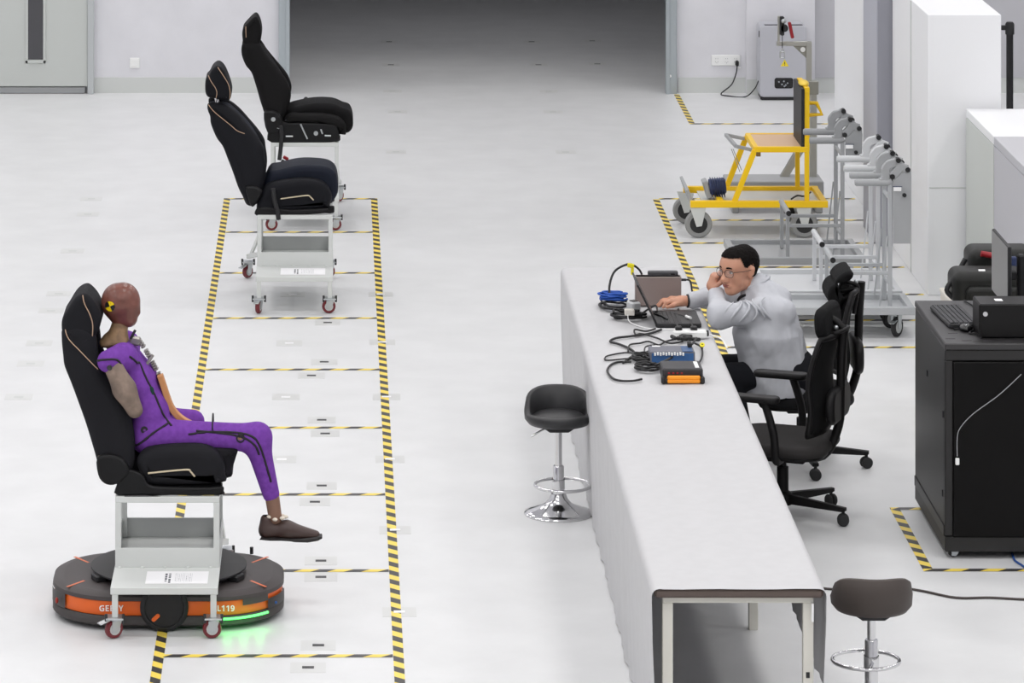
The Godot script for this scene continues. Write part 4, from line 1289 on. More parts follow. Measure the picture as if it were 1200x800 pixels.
# ---------------------------------------------------------------- bar stools
func _stool(label: String, at: Vector3, turn: float, m: Material, rise := 0.0) -> void:
	var o := thing("bar_stool", label, "bar stool", at, turn, "low bar stools beside the bench")
	var st := S()
	lathe(st, PackedVector2Array([Vector2(0, 0), Vector2(0.165, 0), Vector2(0.167, 0.006), Vector2(0.164, 0.011), Vector2(0.14, 0.02), Vector2(0.1, 0.034), Vector2(0.065, 0.052), Vector2(0.045, 0.075), Vector2(0.036, 0.1), Vector2(0.0, 0.1)]), Vector3.ZERO, 48)
	part("base", st, M.chrome, o)
	st = S()
	lathe(st, PackedVector2Array([Vector2(0.027, 0.09), Vector2(0.027, 0.23 + rise), Vector2(0.024, 0.235 + rise), Vector2(0.0, 0.235 + rise)]), Vector3.ZERO, 20)
	part("lower_post", st, M.chrome, o)
	st = S()
	lathe(st, PackedVector2Array([Vector2(0.017, 0.2), Vector2(0.017, 0.445)]), Vector3.ZERO, 20)
	part("gas_post", st, M.chrome, o)
	st = S()
	var ring := PackedVector3Array()
	for i in 28:
		var a := TAU * i / 28.0
		ring.append(Vector3(0.02 + cos(a) * 0.135, 0.145 + rise, 0.02 + sin(a) * 0.135))
	tube(st, ring, 0.008, 8, true)
	tube(st, PackedVector3Array([Vector3(0.0, 0.145 + rise, -0.026), Vector3(0.02, 0.145 + rise, -0.115)]), 0.008, 8)
	lathe(st, PackedVector2Array([Vector2(0.031, 0.12 + rise), Vector2(0.031, 0.17 + rise)]), Vector3.ZERO, 20)
	part("foot_ring", st, M.chrome, o)
	st = S()
	tube(st, spline(xyz([0.0, 0.432, 0.02, -0.07, 0.425, 0.06, -0.135, 0.395, 0.085]), 4), 0.0045, 6)
	part("lift_lever", st, M.chrome, o)
	st = S()
	extr(st, PackedVector2Array([Vector2(-0.09, 0.44), Vector2(0.09, 0.44), Vector2(0.045, 0.41), Vector2(-0.045, 0.41)]), -0.08, 0.08, 0.006, Vector3.ZERO, Basis(), false, 1)
	part("mounting_plate", st, M.black, o)
	# bucket: low rim in front that rises to a rounded back
	st = S()
	var seg := 44
	var pt := func(k: int, row: int) -> Vector3:
		var a := TAU * k / seg
		var b := clampf((0.35 - sin(a)) / 1.35, 0.0, 1.0)   # 1 at the back (-z)
		var h := 0.018 + 0.1 * sin(b * PI * 0.5) * smoothstep(0.0, 0.5, b)
		var rr: Vector2 = [Vector2(0.10, 0.435), Vector2(0.145, 0.44), Vector2(0.163, 0.462), Vector2(0.166, 0.475 + h * 0.5), Vector2(0.16, 0.472 + h), Vector2(0.148, 0.478 + h), Vector2(0.136, 0.47 + h), Vector2(0.128, 0.47)][row]
		return Vector3(cos(a) * rr.x, rr.y, sin(a) * rr.x)
	for k in seg:
		for r in 7:
			quad(st, pt.call(k, r), pt.call(k, r + 1), pt.call(k + 1, r + 1), pt.call(k + 1, r), 1)
	part("seat_shell", st, m, o)
	st = S()
	lathe(st, PackedVector2Array([Vector2(0, 0.497), Vector2(0.06, 0.495), Vector2(0.105, 0.488), Vector2(0.128, 0.474), Vector2(0.132, 0.45), Vector2(0, 0.44)]), Vector3.ZERO, 40)
	part("seat_cushion", st, m, o)

func _stools() -> void:
	var leather := mat(c8(38, 38, 40), 0.42)
	leather.heightmap_enabled = true
	leather.heightmap_texture = weave
	leather.heightmap_scale = 0.05
	tri_map(leather, 10.0)
	_stool("black leather bar stool on a chrome disc foot, left of the bench", Vector3(1.07, 0, -19.8), 0.0, leather)
	var brown := mat(c8(66, 58, 54), 0.6)
	_stool("dark brown bar stool seen from behind at the bench's near right corner", Vector3(2.159, 0, -16.55), PI, brown, 0.08)

# ---------------------------------------------------------------- yellow trolley and the grey stands behind the man
func _b(st: SurfaceTool, a: Array, z0: float, z1: float, w: float) -> void:
	bar(st, Vector3(a[0], a[1], z0), Vector3(a[2], a[3], z1), w)

func _yellow_trolley() -> void:
	var o := thing("yellow_trolley", "yellow tube-frame test trolley with a black upright panel", "trolley", Vector3(2.756, 0, -27.0))
	var st := S()
	var zf := -0.55
	_b(st, [-0.4275,0.225,0.4781,0.225], 0.0, 0.0, 0.043)
	part("side_rail", st, M.yellow, o)
	st = S()
	_b(st, [-0.4275,0.225,0.4781,0.225], zf, zf, 0.043)
	part("side_rail", st, M.yellow, o)
	st = S()
	for x in [[0.4556,0.225][0], [-0.225,0.225][0]]:
		bar(st, Vector3(x, 0.225, 0), Vector3(x, 0.225, zf), 0.04)
	part("cross_rail", st, M.yellow, o)
	st = S()
	box(st, Vector3(0.05, 0.218, zf * 0.5), Vector3(0.78, 0.006, 0.5), 0.001)
	part("deck_plate", st, M.cart, o)
	for z in [0.0, zf]:
		st = S()
		_b(st, [-0.0028,0.5794,-0.1406,0.2306], z, z, 0.034)
		part("sloping_leg", st, M.yellow, o)
		st = S()
		_b(st, [0.3403,0.6694,0.3403,0.2419], z, z, 0.03)
		part("rear_post", st, M.yellow, o)
		st = S()
		_b(st, [-0.0056,0.585,0.3431,0.585], z, z, 0.036)
		part("table_rail", st, M.yellow, o)
	st = S()
	for x in [[0.0056,0.585][0], [0.3375,0.585][0]]:
		bar(st, Vector3(x, [0,0.585][1], 0), Vector3(x, [0,0.585][1], zf), 0.034)
	part("table_rail", st, M.yellow, o)
	st = S()
	box(st, Vector3([0.1688,0.5963][0], [0.1688,0.5934][1], zf * 0.5), Vector3(0.32, 0.014, 0.5), 0.002)
	part("wooden_board", st, M.wood, o, Vector3.ZERO, "pale wooden board")
	# upright panel: black face towards the left, yellow frame behind it
	var px: float = [0.3262,0.7256][0]
	st = S()
	for z in [-0.02, zf + 0.12]:
		bar(st, Vector3(px + 0.016, 0.57, z), Vector3(px + 0.016, 0.98, z), 0.034)
	for y in [0.60, 0.975]:
		bar(st, Vector3(px + 0.016, y, 0.0), Vector3(px + 0.016, y, zf + 0.1), 0.034)
	part("panel_frame", st, M.yellow, o)
	st = S()
	box(st, Vector3(px - 0.012, 0.775, (zf + 0.1) * 0.5), Vector3(0.022, 0.42, 0.47), 0.004)
	part("black_panel", st, M.black, o)
	st = S()
	ell(st, Vector3(px + 0.01, 1.0, -0.15), Vector3(0.035, 0.02, 0.1), Basis(), 12, 8)
	part("padded_edge", st, M.yellow_pale, o)
	st = S()
	for z in [-0.1]:
		tube(st, PackedVector3Array([Vector3(px + 0.03, 0.875, z), Vector3(px + 0.09, 0.875, z), Vector3(px + 0.125, 0.80, z), Vector3(px + 0.03, 0.795, z)]), 0.014, 8)
	part("push_handle", st, M.yellow, o)
	# grey pull bar at the front and its stay wires
	st = S()
	var pb := [Vector3(-0.01, 0.575, -0.06), Vector3(-0.115, 0.595, -0.06), Vector3(-0.19, 0.61, -0.45), Vector3(-0.03, 0.575, -0.5)]
	bar(st, Vector3(-0.01, 0.57, -0.06), Vector3(-0.12, 0.595, -0.06), 0.022)
	bar(st, Vector3(-0.12, 0.595, -0.06), Vector3(-0.145, 0.60, -0.5), 0.022)
	bar(st, Vector3(-0.145, 0.60, -0.5), Vector3(-0.02, 0.575, -0.5), 0.022)
	part("pull_bar", st, M.stand_dark, o)
	st = S()
	tube(st, v3s([-0.1519,0.5794,-0.0956,0.4275], -0.05), 0.003, 6)
	tube(st, v3s([-0.1406,0.5794,-0.0844,0.4388], -0.05), 0.003, 6)
	part("stay_wire", st, M.stand_dark, o)
	st = S()
	box(st, Vector3(-0.425, 0.26, zf * 0.5), Vector3(0.02, 0.12, 0.52), 0.003, Basis(Vector3(0, 0, 1), 0.35))
	part("end_plate", st, M.mech_mid, o)
	st = S()
	box(st, Vector3(-0.3, 0.29, -0.22), Vector3(0.035, 0.12, 0.12), 0.006, Basis(Vector3(0, 0, 1), 0.3))
	part("motor_bracket", st, M.mech_mid, o)
	st = S()
	lathe(st, PackedVector2Array([Vector2(0, 0), Vector2(0.055, 0), Vector2(0.055, 0.1), Vector2(0.045, 0.11), Vector2(0, 0.11)]), Vector3(-0.285, 0.3, -0.2), 18, Basis(Vector3(0, 0, 1), -PI / 2 + 0.1))
	for k in 6:
		box(st, Vector3(-0.27 + 0.016 * k, 0.3, -0.2), Vector3(0.005, 0.118, 0.118), 0.004, Basis(Vector3(0, 0, 1), 0.1))
	part("blue_motor", st, M.navy, o, Vector3.ZERO, "dark blue finned motor")
	st = S()
	box(st, Vector3(0.02, 0.555, 0.0), Vector3(0.03, 0.03, 0.04), 0.003)
	part("clamp", st, mat(c8(120, 92, 40), 0.5), o)
	# wheels
	for q in [[-0.372, -0.02], [-0.41, zf + 0.02], [0.325, -0.02], [0.335, zf + 0.02]]:
		st = S()
		for s in [-1.0, 1.0]:
			extr(st, PackedVector2Array([Vector2(-0.06, 0.21), Vector2(0.05, 0.21), Vector2(0.02, 0.08), Vector2(-0.015, 0.075)]), s * 0.028 - 0.003, s * 0.028 + 0.003, 0.001, Vector3(q[0], 0, q[1]), Basis(), false, 1)
		var fork := part("wheel_fork", st, M.cart, o)
		st = S()
		lathe(st, PackedVector2Array([Vector2(0.055, -0.02), Vector2(0.08, -0.022), Vector2(0.09, -0.014), Vector2(0.09, 0.014), Vector2(0.08, 0.022), Vector2(0.055, 0.02)]), Vector3(q[0], 0.09, q[1]), 26, Basis(Vector3.RIGHT, PI / 2))
		part("tyre", st, M.grey_wheel, fork)
		st = S()
		lathe(st, PackedVector2Array([Vector2(0, -0.021), Vector2(0.058, -0.021), Vector2(0.058, 0.021), Vector2(0, 0.021)]), Vector3(q[0], 0.09, q[1]), 20, Basis(Vector3.RIGHT, PI / 2))
		part("wheel_centre", st, M.rubber, fork)
	st = S()
	tube(st, spline(xyz([0.25, 0.24, -0.1, 0.3, 0.245, -0.2, 0.34, 0.25, -0.15, 0.4, 0.25, -0.3]), 5), 0.006, 6)
	part("black_lead", st, M.cable, o)

func _stand(label: String, at: Vector3, m: Material, mech: Material, depth: float, plate: float) -> void:
	var o := thing("seat_fixture", label, "test fixture", at, 0.0, "grey hinged fixtures on castor bases by the partition")
	var st := S()
	# tray base of square tube with a sheet deck
	for z in [0.1, -depth]:
		box(st, Vector3(0.08, 0.165, z), Vector3(0.82, 0.045, 0.04), 0.003)
	for x in [-0.31, 0.47]:
		box(st, Vector3(x, 0.165, (0.1 - depth) * 0.5), Vector3(0.04, 0.045, depth + 0.06), 0.003)
	part("base_frame", st, m, o)
	st = S()
	box(st, Vector3(0.08, 0.155, (0.1 - depth) * 0.5), Vector3(0.76, 0.006, depth + 0.08), 0.001)
	part("base_deck", st, m, o)
	for x in [-0.24, 0.4]:
		for z in [0.03, -depth + 0.07]:
			_caster(o, Vector3(x, 0.142, z), 0.058, 0.5 + x + z * 2.0, M.rubber, x > 0.0, false)
	var zr := minf(depth - 0.03, 0.34)
	for z in [0.0, -zr]:
		st = S()
		bar(st, Vector3(0.02, 0.16, z), Vector3(0.02, 0.44, z), 0.022)
		part("short_post", st, m, o)
		st = S()
		bar(st, Vector3(0.36, 0.16, z), Vector3(0.36, 0.90, z), 0.024)
		part("tall_post", st, m, o)
		st = S()
		bar(st, Vector3(0.02, 0.365, z), Vector3(0.36, 0.365, z), 0.02)
		part("cross_tube", st, m, o)
		st = S()
		bar(st, Vector3(0.30, 0.17, z), Vector3(0.345, 0.58, z), 0.009)
		part("brace", st, m, o)
		# hinged arm with its lever and black pivots
		st = S()
		tube(st, xyz([0.155, 0.893, z, 0.165, 0.893, z, 0.345, 0.893, z, 0.37, 0.905, z]), [0.016, 0.021, 0.021, 0.021], 12)
		part("support_arm", st, mech, o)
		st = S()
		for q in [[0.3009,0.8945,0.3249,0.9018,0.3373,0.9309,0.3337,0.9747,0.3555,1.0002,0.3993,1.0111,0.408,1.0257], [0.3701,0.9309,0.3993,0.9601,0.4211,0.987,0.4598,0.9725]]:
			for pl in Geometry2D.offset_polyline(v2s(q), 0.0235, Geometry2D.JOIN_ROUND, Geometry2D.END_ROUND):
				extr(st, pl, -0.018, 0.018, 0.004, Vector3(0.0, 0, z + (0.006 if q.size() == 8 else -0.004)), Basis(), false, 1)
		part("hinge_lever", st, mech, o)
		for q in [[0.4066,1.0257], [0.4612,0.971], [0.3716,0.9309]]:
			st = S()
			lathe(st, PackedVector2Array([Vector2(0, -0.024), Vector2(0.015, -0.024), Vector2(0.015, 0.024), Vector2(0, 0.024)]), Vector3(q[0], q[1], z + 0.004), 14, Basis(Vector3.RIGHT, PI / 2))
			part("pivot_pin", st, M.black, o)
	# tube with a black end cap joining the short posts, and struts between the tall posts
	st = S()
	tube(st, PackedVector3Array([Vector3(0.02, 0.45, 0.05), Vector3(0.02, 0.45, -zr - 0.03)]), 0.016, 10)
	part("end_tube", st, m, o)
	st = S()
	tube(st, PackedVector3Array([Vector3(0.02, 0.45, 0.05), Vector3(0.02, 0.45, 0.062)]), 0.0165, 10)
	part("tube_cap", st, M.black, o)
	for y in [0.3, 0.8]:
		st = S()
		bar(st, Vector3(0.36, y, 0), Vector3(0.36, y, -zr), 0.018)
		part("tie_bar", st, m, o)
	var pq := v2s([0.3738,0.9309,0.4051,1.0184,0.4284,1.0184,0.478,0.9747,0.4824,0.9309])
	pq.append(Vector2(0.478, 0.9 - plate))
	pq.append(Vector2(0.378, 0.9 - plate))
	st = S()
	extr(st, pq, -0.006, 0.006, 0.002, Vector3(0, 0, 0.014), Basis(), false, 1)
	part("side_plate", st, mech, o)
	st = S()
	box(st, Vector3(0.40, 0.86, 0.028), Vector3(0.045, 0.025, 0.003), 0.0005)
	part("label_plate", st, M.paper, o)
	st = S()
	box(st, Vector3(0.40, 0.8735, 0.0285), Vector3(0.055, 0.004, 0.003), 0.0)
	part("blue_line", st, M.navy, o)
	st = S()
	lathe(st, PackedVector2Array([Vector2(0, 0), Vector2(0.012, 0), Vector2(0.012, 0.014), Vector2(0, 0.014)]), Vector3(0.44, 0.825, 0.026), 12, Basis(Vector3.RIGHT, PI / 2))
	part("lock_knob", st, M.black, o)

func _fixtures() -> void:
	_stand("darker grey hinged fixture, farthest of three, right behind the yellow trolley's wheel", Vector3(2.78, 0, -25.45), M.stand_dark, M.mech_dark, 0.5, 0.12)
	_stand("palest hinged fixture, middle of three, with nearly white arms", Vector3(2.865, 0, -24.42), M.stand_pale, M.mech_pale, 0.56, 0.1)
	_stand("grey hinged fixture with a long side plate, nearest of three, behind the office chairs", Vector3(2.87, 0, -23.93), M.stand_mid, M.mech_mid, 0.28, 0.36)

# ---------------------------------------------------------------- things by the back wall
func _wall_things() -> void:
	var o := thing("grey_machine", "pale grey cabinet-shaped machine with a yellow warning triangle by the back wall", "machine", Vector3(3.592, 0, -32.98))
	var st := S()
	extr(st, rrect(0.375, 0.58, 0.03, 5), -0.26, 0.0, 0.012, Vector3(0, 0.315, 0), Basis(), true, 3)
	part("housing", st, mat(c8(184, 185, 192), 0.4), o)
	st = S()
	box(st, Vector3(0, 0.02, -0.13), Vector3(0.35, 0.035, 0.25), 0.004)
	part("base", st, M.black, o)
	st = S()
	for x in [-0.165, 0.165]:
		ell(st, Vector3(x, 0.016, -0.02), Vector3(0.018, 0.016, 0.018), Basis(), 10, 8)
	part("foot", st, M.rubber, o)
	for x in [-0.09, 0.1]:
		st = S()
		box(st, Vector3(x, 0.6, -0.03), Vector3(0.12, 0.014, 0.05), 0.003)
		part("vent_slot", st, M.bolt, o)
	st = S()
	box(st, Vector3(-0.188, 0.53, -0.04), Vector3(0.008, 0.05, 0.03), 0.002)
	part("side_switch", st, M.black, o)
	st = S()
	extr(st, PackedVector2Array([Vector2(-0.033, 0), Vector2(0.033, 0), Vector2(0, 0.055)]), 0, 0.002, 0.0005, Vector3(0.012, 0.275, 0), Basis(), false, 1)
	var tri := part("warning_triangle", st, mat(c8(240, 214, 40), 0.45), o)
	lettering("!", 0.04, M.black, tri, Vector3(0.012, 0.295, 0.0025))
	st = S()
	extr(st, rrect(0.15, 0.085, 0.018, 5), 0, 0.004, 0.001, Vector3(0.005, 0.14, 0), Basis(), true, 1)
	var pan := part("control_panel", st, M.black_gloss, o)
	st = S()
	for q in [[-0.035, 0.15], [0.005, 0.155], [-0.01, 0.13], [0.02, 0.125], [0.035, 0.14], [0.01, 0.115]]:
		lathe(st, PackedVector2Array([Vector2(0.007, 0), Vector2(0.007, 0.003), Vector2(0, 0.003)]), Vector3(q[0], q[1], 0.004), 8, Basis(Vector3.RIGHT, PI / 2))
	part("button", st, mat(c8(150, 156, 160), 0.4), pan)
	# sockets with a plug and its lead
	for k in 2:
		var s := thing("wall_socket", ["white square socket plate left of the plugged-in one, above the skirting", "wide white socket plate with a black plug in it"][k], "socket", Vector3([3.095, 3.21][k], 0.265, -33.4), 0.0)
		st = S()
		box(st, Vector3(0, 0, 0.006), Vector3([0.085, 0.155][k], 0.086, 0.012), 0.003)
		part("shade_plate", st, M.plug_white, s)
		st = S()
		for x in ([0.0] if k == 0 else [-0.035, 0.038]):
			for q in [[-0.008, 0.014], [0.008, 0.014], [-0.01, -0.012], [0.01, -0.012], [0, -0.02]]:
				box(st, Vector3(x + q[0], q[1], 0.0122), Vector3(0.003, 0.009, 0.002), 0.0)
		part("socket_hole", st, M.stand_dark, s)
	var c := thing("power_lead", "black plug and thin dark lead running from the wall socket to the grey machine", "cable", Vector3(3.27, 0.245, -33.385))
	st = S()
	box(st, Vector3(-0.012, 0.0, 0.02), Vector3(0.028, 0.045, 0.04), 0.008)
	part("plug", st, M.black, c)
	st = S()
	box(st, Vector3(0.0, -0.037, 0.008), Vector3(0.04, 0.016, 0.004), 0.001)
	part("tag", st, M.paper, c)
	st = S()
	tube(st, spline(xyz([-0.012, -0.02, 0.025, -0.02, -0.08, 0.03, -0.06, -0.17, 0.05, -0.15, -0.237, 0.1, -0.1, -0.239, 0.2, 0.03, -0.239, 0.25, 0.1, -0.17, 0.3, 0.135, -0.1, 0.3]), 6), 0.005, 6)
	part("lead", st, M.cable, c)
	var sw := thing("wall_switch", "small white square switch plate low on the back wall, right of the grey door", "switch", Vector3(-1.65, 0.243, -33.4))
	st = S()
	box(st, Vector3(0, 0, 0.006), Vector3(0.08, 0.084, 0.012), 0.003)
	part("shade_plate", st, M.plug_white, sw)
	st = S()
	box(st, Vector3(0, 0, 0.013), Vector3(0.05, 0.055, 0.004), 0.002)
	part("rocker", st, M.plug_white, sw)
	# aluminium hoist behind the yellow trolley
	var h := thing("small_hoist", "aluminium hoist post with a bracket arm, winch and hanging hook behind the yellow trolley", "hoist", Vector3(3.265, 0, -28.1))
	st = S()
	bar(st, Vector3(0, 0.2, 0), Vector3(0, 0.86, 0), 0.05)
	for s in [-1.0, 1.0]:
		bar(st, Vector3(s * 0.018, 0.2, 0.024), Vector3(s * 0.018, 0.86, 0.024), 0.008)
	part("lower_post", st, M.aluminium, h)
	st = S()
	box(st, Vector3(0, 0.83, 0.004), Vector3(0.07, 0.09, 0.06), 0.004)
	part("post_clamp", st, mat(c8(150, 150, 142), 0.4, 0.5), h)
	st = S()
	bar(st, Vector3(-0.028, 0.86, 0), Vector3(-0.028, 1.145, 0), 0.036)
	part("upper_post", st, M.aluminium, h)
	st = S()
	bar(st, Vector3(-0.01, 1.13, 0), Vector3(-0.25, 1.13, 0), 0.03)
	part("bracket_arm", st, M.aluminium, h)
	st = S()
	extr(st, PackedVector2Array([Vector2(-0.046, 1.115), Vector2(-0.138, 1.115), Vector2(-0.046, 1.03)]), -0.004, 0.004, 0.001, Vector3.ZERO, Basis(), false, 1)
	part("gusset", st, mat(c8(150, 150, 142), 0.4, 0.5), h)
	st = S()
	lathe(st, PackedVector2Array([Vector2(0, 0), Vector2(0.017, 0), Vector2(0.017, 0.003), Vector2(0, 0.003)]), Vector3(-0.07, 1.09, 0.004), 16, Basis(Vector3.RIGHT, PI / 2))
	part("gusset_hole", st, M.plug_white, h)
	st = S()
	bar(st, Vector3(-0.235, 1.115, 0), Vector3(-0.235, 1.32, 0), 0.016)
	part("winch_plate", st, M.aluminium, h)
	st = S()
	box(st, Vector3(-0.215, 1.255, 0.02), Vector3(0.03, 0.13, 0.04), 0.006)
	lathe(st, PackedVector2Array([Vector2(0, -0.02), Vector2(0.026, -0.02), Vector2(0.026, 0.02), Vector2(0, 0.02)]), Vector3(-0.2, 1.24, 0.02), 14, Basis(Vector3.RIGHT, PI / 2))
	part("winch", st, M.black, h)
	st = S()
	ell(st, Vector3(-0.205, 1.29, 0.03), Vector3(0.02, 0.018, 0.02))
	part("winch_drum", st, M.zinc, h)
	st = S()
	bar(st, Vector3(-0.165, 1.28, 0.02), Vector3(-0.142, 1.17, 0.02), 0.036, 0.022, 0.005)
	part("red_grip", st, M.red, h)
	st = S()
	tube(st, xyz([-0.213, 1.2, 0.02, -0.213, 1.1, 0.02]), 0.003, 6)
	part("hoist_cord", st, M.bolt, h)
	st = S()
	for q in [[-0.228, 1.075, -0.198, 1.075], [-0.228, 1.035, -0.198, 1.035], [-0.228, 1.035, -0.228, 1.08], [-0.198, 1.035, -0.198, 1.08], [-0.228, 1.08, -0.213, 1.1], [-0.198, 1.08, -0.213, 1.1]]:
		bar(st, Vector3(q[0], q[1], 0.02), Vector3(q[2], q[3], 0.02), 0.008)
	part("hook", st, M.zinc, h)
	st = S()
	bar(st, Vector3(-0.03, 0.5, 0), Vector3(-0.24, 0.15, 0), 0.05)
	part("brace", st, M.aluminium, h)
	st = S()
	box(st, Vector3(-0.28, 0.17, 0.06), Vector3(0.66, 0.1, 0.3), 0.006)
	for x in [-0.55, 0.02]:
		box(st, Vector3(x, 0.06, 0.06), Vector3(0.05, 0.12, 0.26), 0.006)
	part("base_plate", st, M.mech_mid, h)

# ---------------------------------------------------------------- things on the bench (its top is y = 0.755)
const TOP := 0.756

func _wire(called: String, label: String, pts: PackedVector3Array, r: float, m: Material, group := "") -> MeshInstance3D:
	var st := S()
	tube(st, spline(pts, 6), r, 6)
	var o := part(called, st, m)
	tag(o, label, "cable", group)
	return o

func _bench_things() -> void:
	var st: SurfaceTool
	# open black laptop, screen edge on
	var o := thing("laptop", "open black laptop with its keyboard towards the seated man", "laptop", Vector3(1.6, TOP, -20.5))
	st = S()
	extr(st, rrect(0.23, 0.33, 0.012, 4), 0, 0.02, 0.004, Vector3(0.11, 0, -0.165), UPZ, false, 2)
	part("keyboard_half", st, M.black, o)
	st = S()
	for r in 5:
		for k in 13:
			box(st, Vector3(0.035 + 0.021 * r, 0.0205, -0.025 - 0.0225 * k), Vector3(0.017, 0.003, 0.0185), 0.001)
	part("keys", st, mat(c8(48, 48, 50), 0.6), o).set_meta("kind", "stuff")
	st = S()
	var sb := Basis(Vector3(0, 0, 1), 0.46)
	box(st, Vector3(0, 0.015, -0.165) + sb * Vector3(0, 0.11, 0), Vector3(0.009, 0.22, 0.33), 0.003, sb)
	part("lid", st, M.black, o)
	st = S()
	box(st, Vector3(0.0052, 0.015, -0.165) + sb * Vector3(0, 0.112, 0), Vector3(0.002, 0.19, 0.305), 0.0, sb)
	part("screen", st, mat(c8(70, 72, 74), 0.2), o)
	# upright mauve-brown case with a flat black pack on it
	o = thing("instrument_case", "upright grey-brown metal case behind the black laptop", "case", Vector3(1.65, TOP, -21.03))
	st = S()
	box(st, Vector3(0, 0.075, -0.03), Vector3(0.236, 0.15, 0.06), 0.005)
	part("case_body", st, mat(c8(142, 128, 124), 0.5), o)
	st = S()
	box(st, Vector3(0, 0.148, -0.03), Vector3(0.238, 0.004, 0.062), 0.001)
	part("case_rim", st, mat(c8(170, 160, 154), 0.5), o)
	st = S()
	box(st, Vector3(0.13, 0.132, -0.02), Vector3(0.03, 0.012, 0.016), 0.003)
	tube(st, spline(xyz([0.14, 0.132, -0.02, 0.165, 0.125, -0.02, 0.175, 0.07, 0.0, 0.2, 0.02, 0.02, 0.215, 0.004, 0.03]), 5), 0.005, 6)
	part("power_cord", st, M.cable, o)
	o = thing("power_pack", "flat dark power pack lying on top of the grey-brown case", "power pack", Vector3(1.675, TOP + 0.151, -21.06))
	st = S()
	extr(st, rrect(0.155, 0.046, 0.012, 4), 0, 0.024, 0.006, Vector3.ZERO, UPZ, true, 3)
	part("pack_body", st, mat(c8(58, 58, 62), 0.5), o)
	st = S()
	box(st, Vector3(0.05, 0.012, 0.0232), Vector3(0.02, 0.006, 0.002), 0.0005)
	part("port", st, M.black_gloss, o)
	# coils left of the laptop
	var rng := RandomNumberGenerator.new()
	rng.seed = 3
	var coil := func(called: String, label: String, at: Vector3, rx: float, rz: float, turns: int, r: float, m: Material, lift: float) -> void:
		var p := PackedVector3Array()
		for i in turns * 14:
			var a := TAU * i / 14.0
			var w := 1.0 + rng.randf_range(-0.09, 0.09) - 0.35 * absf(sin(i * 0.37))
			p.append(Vector3(cos(a) * rx * w, r + lift * float(i) / (turns * 14) + rng.randf_range(0, r), sin(a) * rz * w))
		var s := S()
		tube(s, spline(p, 3), r, 6)
		var q := part(called, s, m)
		q.position = at
		tag(q, label, "cable")
	coil.call("blue_cable_coil", "bundle of bright blue network cable on the bench, left of the laptop screen", Vector3(1.415, TOP + 0.03, -21.02), 0.075, 0.045, 7, 0.0055, mat(c8(28, 82, 176), 0.5), 0.035)
	coil.call("black_cable_coil", "black cable coil under the blue one on the bench", Vector3(1.43, TOP, -20.98), 0.095, 0.13, 4, 0.0055, M.cable, 0.02)
	coil.call("black_cable_coil", "flat black cable coil with a white adapter lying on it, nearest the blue one", Vector3(1.47, TOP, -20.72), 0.09, 0.075, 4, 0.006, M.cable, 0.025)
	coil.call("dark_cable_ring", "upper of two black cable rings left of the blue measuring box", Vector3(1.475, TOP, -19.72), 0.06, 0.075, 4, 0.0055, M.cable, 0.02)
	coil.call("dark_cable_ring", "lower of two black cable rings, beside the box with orange bumpers", Vector3(1.48, TOP, -19.52), 0.07, 0.07, 4, 0.0055, M.cable, 0.02)
	o = thing("white_adapter", "small white adapter block on the black cable coil", "adapter", Vector3(1.475, TOP + 0.03, -20.66))
	st = S()
	box(st, Vector3(0, 0.015, 0), Vector3(0.05, 0.03, 0.04), 0.004)
	part("adapter_body", st, mat(c8(226, 222, 214), 0.5), o)
	st = S()
	tube(st, spline(xyz([-0.01, 0.006, 0.02, 0.0, -0.026, 0.05, 0.07, -0.026, 0.19, 0.15, -0.026, 0.215, 0.25, -0.026, 0.225]), 5), 0.003, 6)
	part("adapter_lead", st, M.plug_white, o)
	o = thing("grey_connector", "grey connector block lying beside the blue cable bundle", "connector", Vector3(1.51, TOP, -20.86))
	st = S()
	box(st, Vector3(0, 0.03, 0), Vector3(0.05, 0.06, 0.07), 0.008, Basis(Vector3.UP, 0.5))
	part("block", st, M.mech_pale, o)
	st = S()
	box(st, Vector3(0.0, 0.061, 0), Vector3(0.03, 0.006, 0.04), 0.002, Basis(Vector3.UP, 0.5))
	part("latch", st, M.bolt, o)
	# arching cable with a yellow flag
	var arc := _wire("arched_cable", "black cable arching over the coils with a yellow label flag", xyz([1.40, TOP + 0.03, -21.0, 1.40, TOP + 0.1, -21.05, 1.43, TOP + 0.165, -21.1, 1.49, TOP + 0.20, -21.1, 1.53, TOP + 0.195, -21.1, 1.57, TOP + 0.15, -21.12, 1.58, TOP + 0.06, -21.15, 1.6, TOP + 0.008, -21.2]), 0.006, M.cable)
	st = S()
	box(st, Vector3(1.512, TOP + 0.197, -21.09), Vector3(0.034, 0.022, 0.016), 0.003, Basis(Vector3(0, 0, 1), -0.2))
	box(st, Vector3(1.52, TOP + 0.17, -21.088), Vector3(0.016, 0.04, 0.003), 0.001)
	part("yellow_flag", st, mat(c8(240, 226, 30), 0.5), arc)
	# mouse cable tangle, power strip
	o = thing("power_strip", "white power strip with two black plugs on the bench below the laptop", "power strip", Vector3(1.745, TOP, -20.26))
	st = S()
	box(st, Vector3(0, 0.019, 0), Vector3(0.168, 0.038, 0.055), 0.008, Basis(Vector3.UP, -0.06))
	part("strip_body", st, M.plug_white, o)
	for x in [-0.055, 0.02]:
		st = S()
		box(st, Vector3(x, 0.045, -0.005), Vector3(0.034, 0.022, 0.036), 0.006)
		part("black_plug", st, M.black, o)
	st = S()
	box(st, Vector3(0.087, 0.022, 0.0), Vector3(0.012, 0.026, 0.03), 0.003)
	part("end_cap", st, M.rubber, o)
	st = S()
	tube(st, spline(xyz([0.08, 0.02, 0, 0.12, 0.012, 0.02, 0.15, 0.012, 0.1, 0.17, -0.02, 0.16]), 5), 0.004, 6)
	part("strip_lead", st, M.plug_white, o)
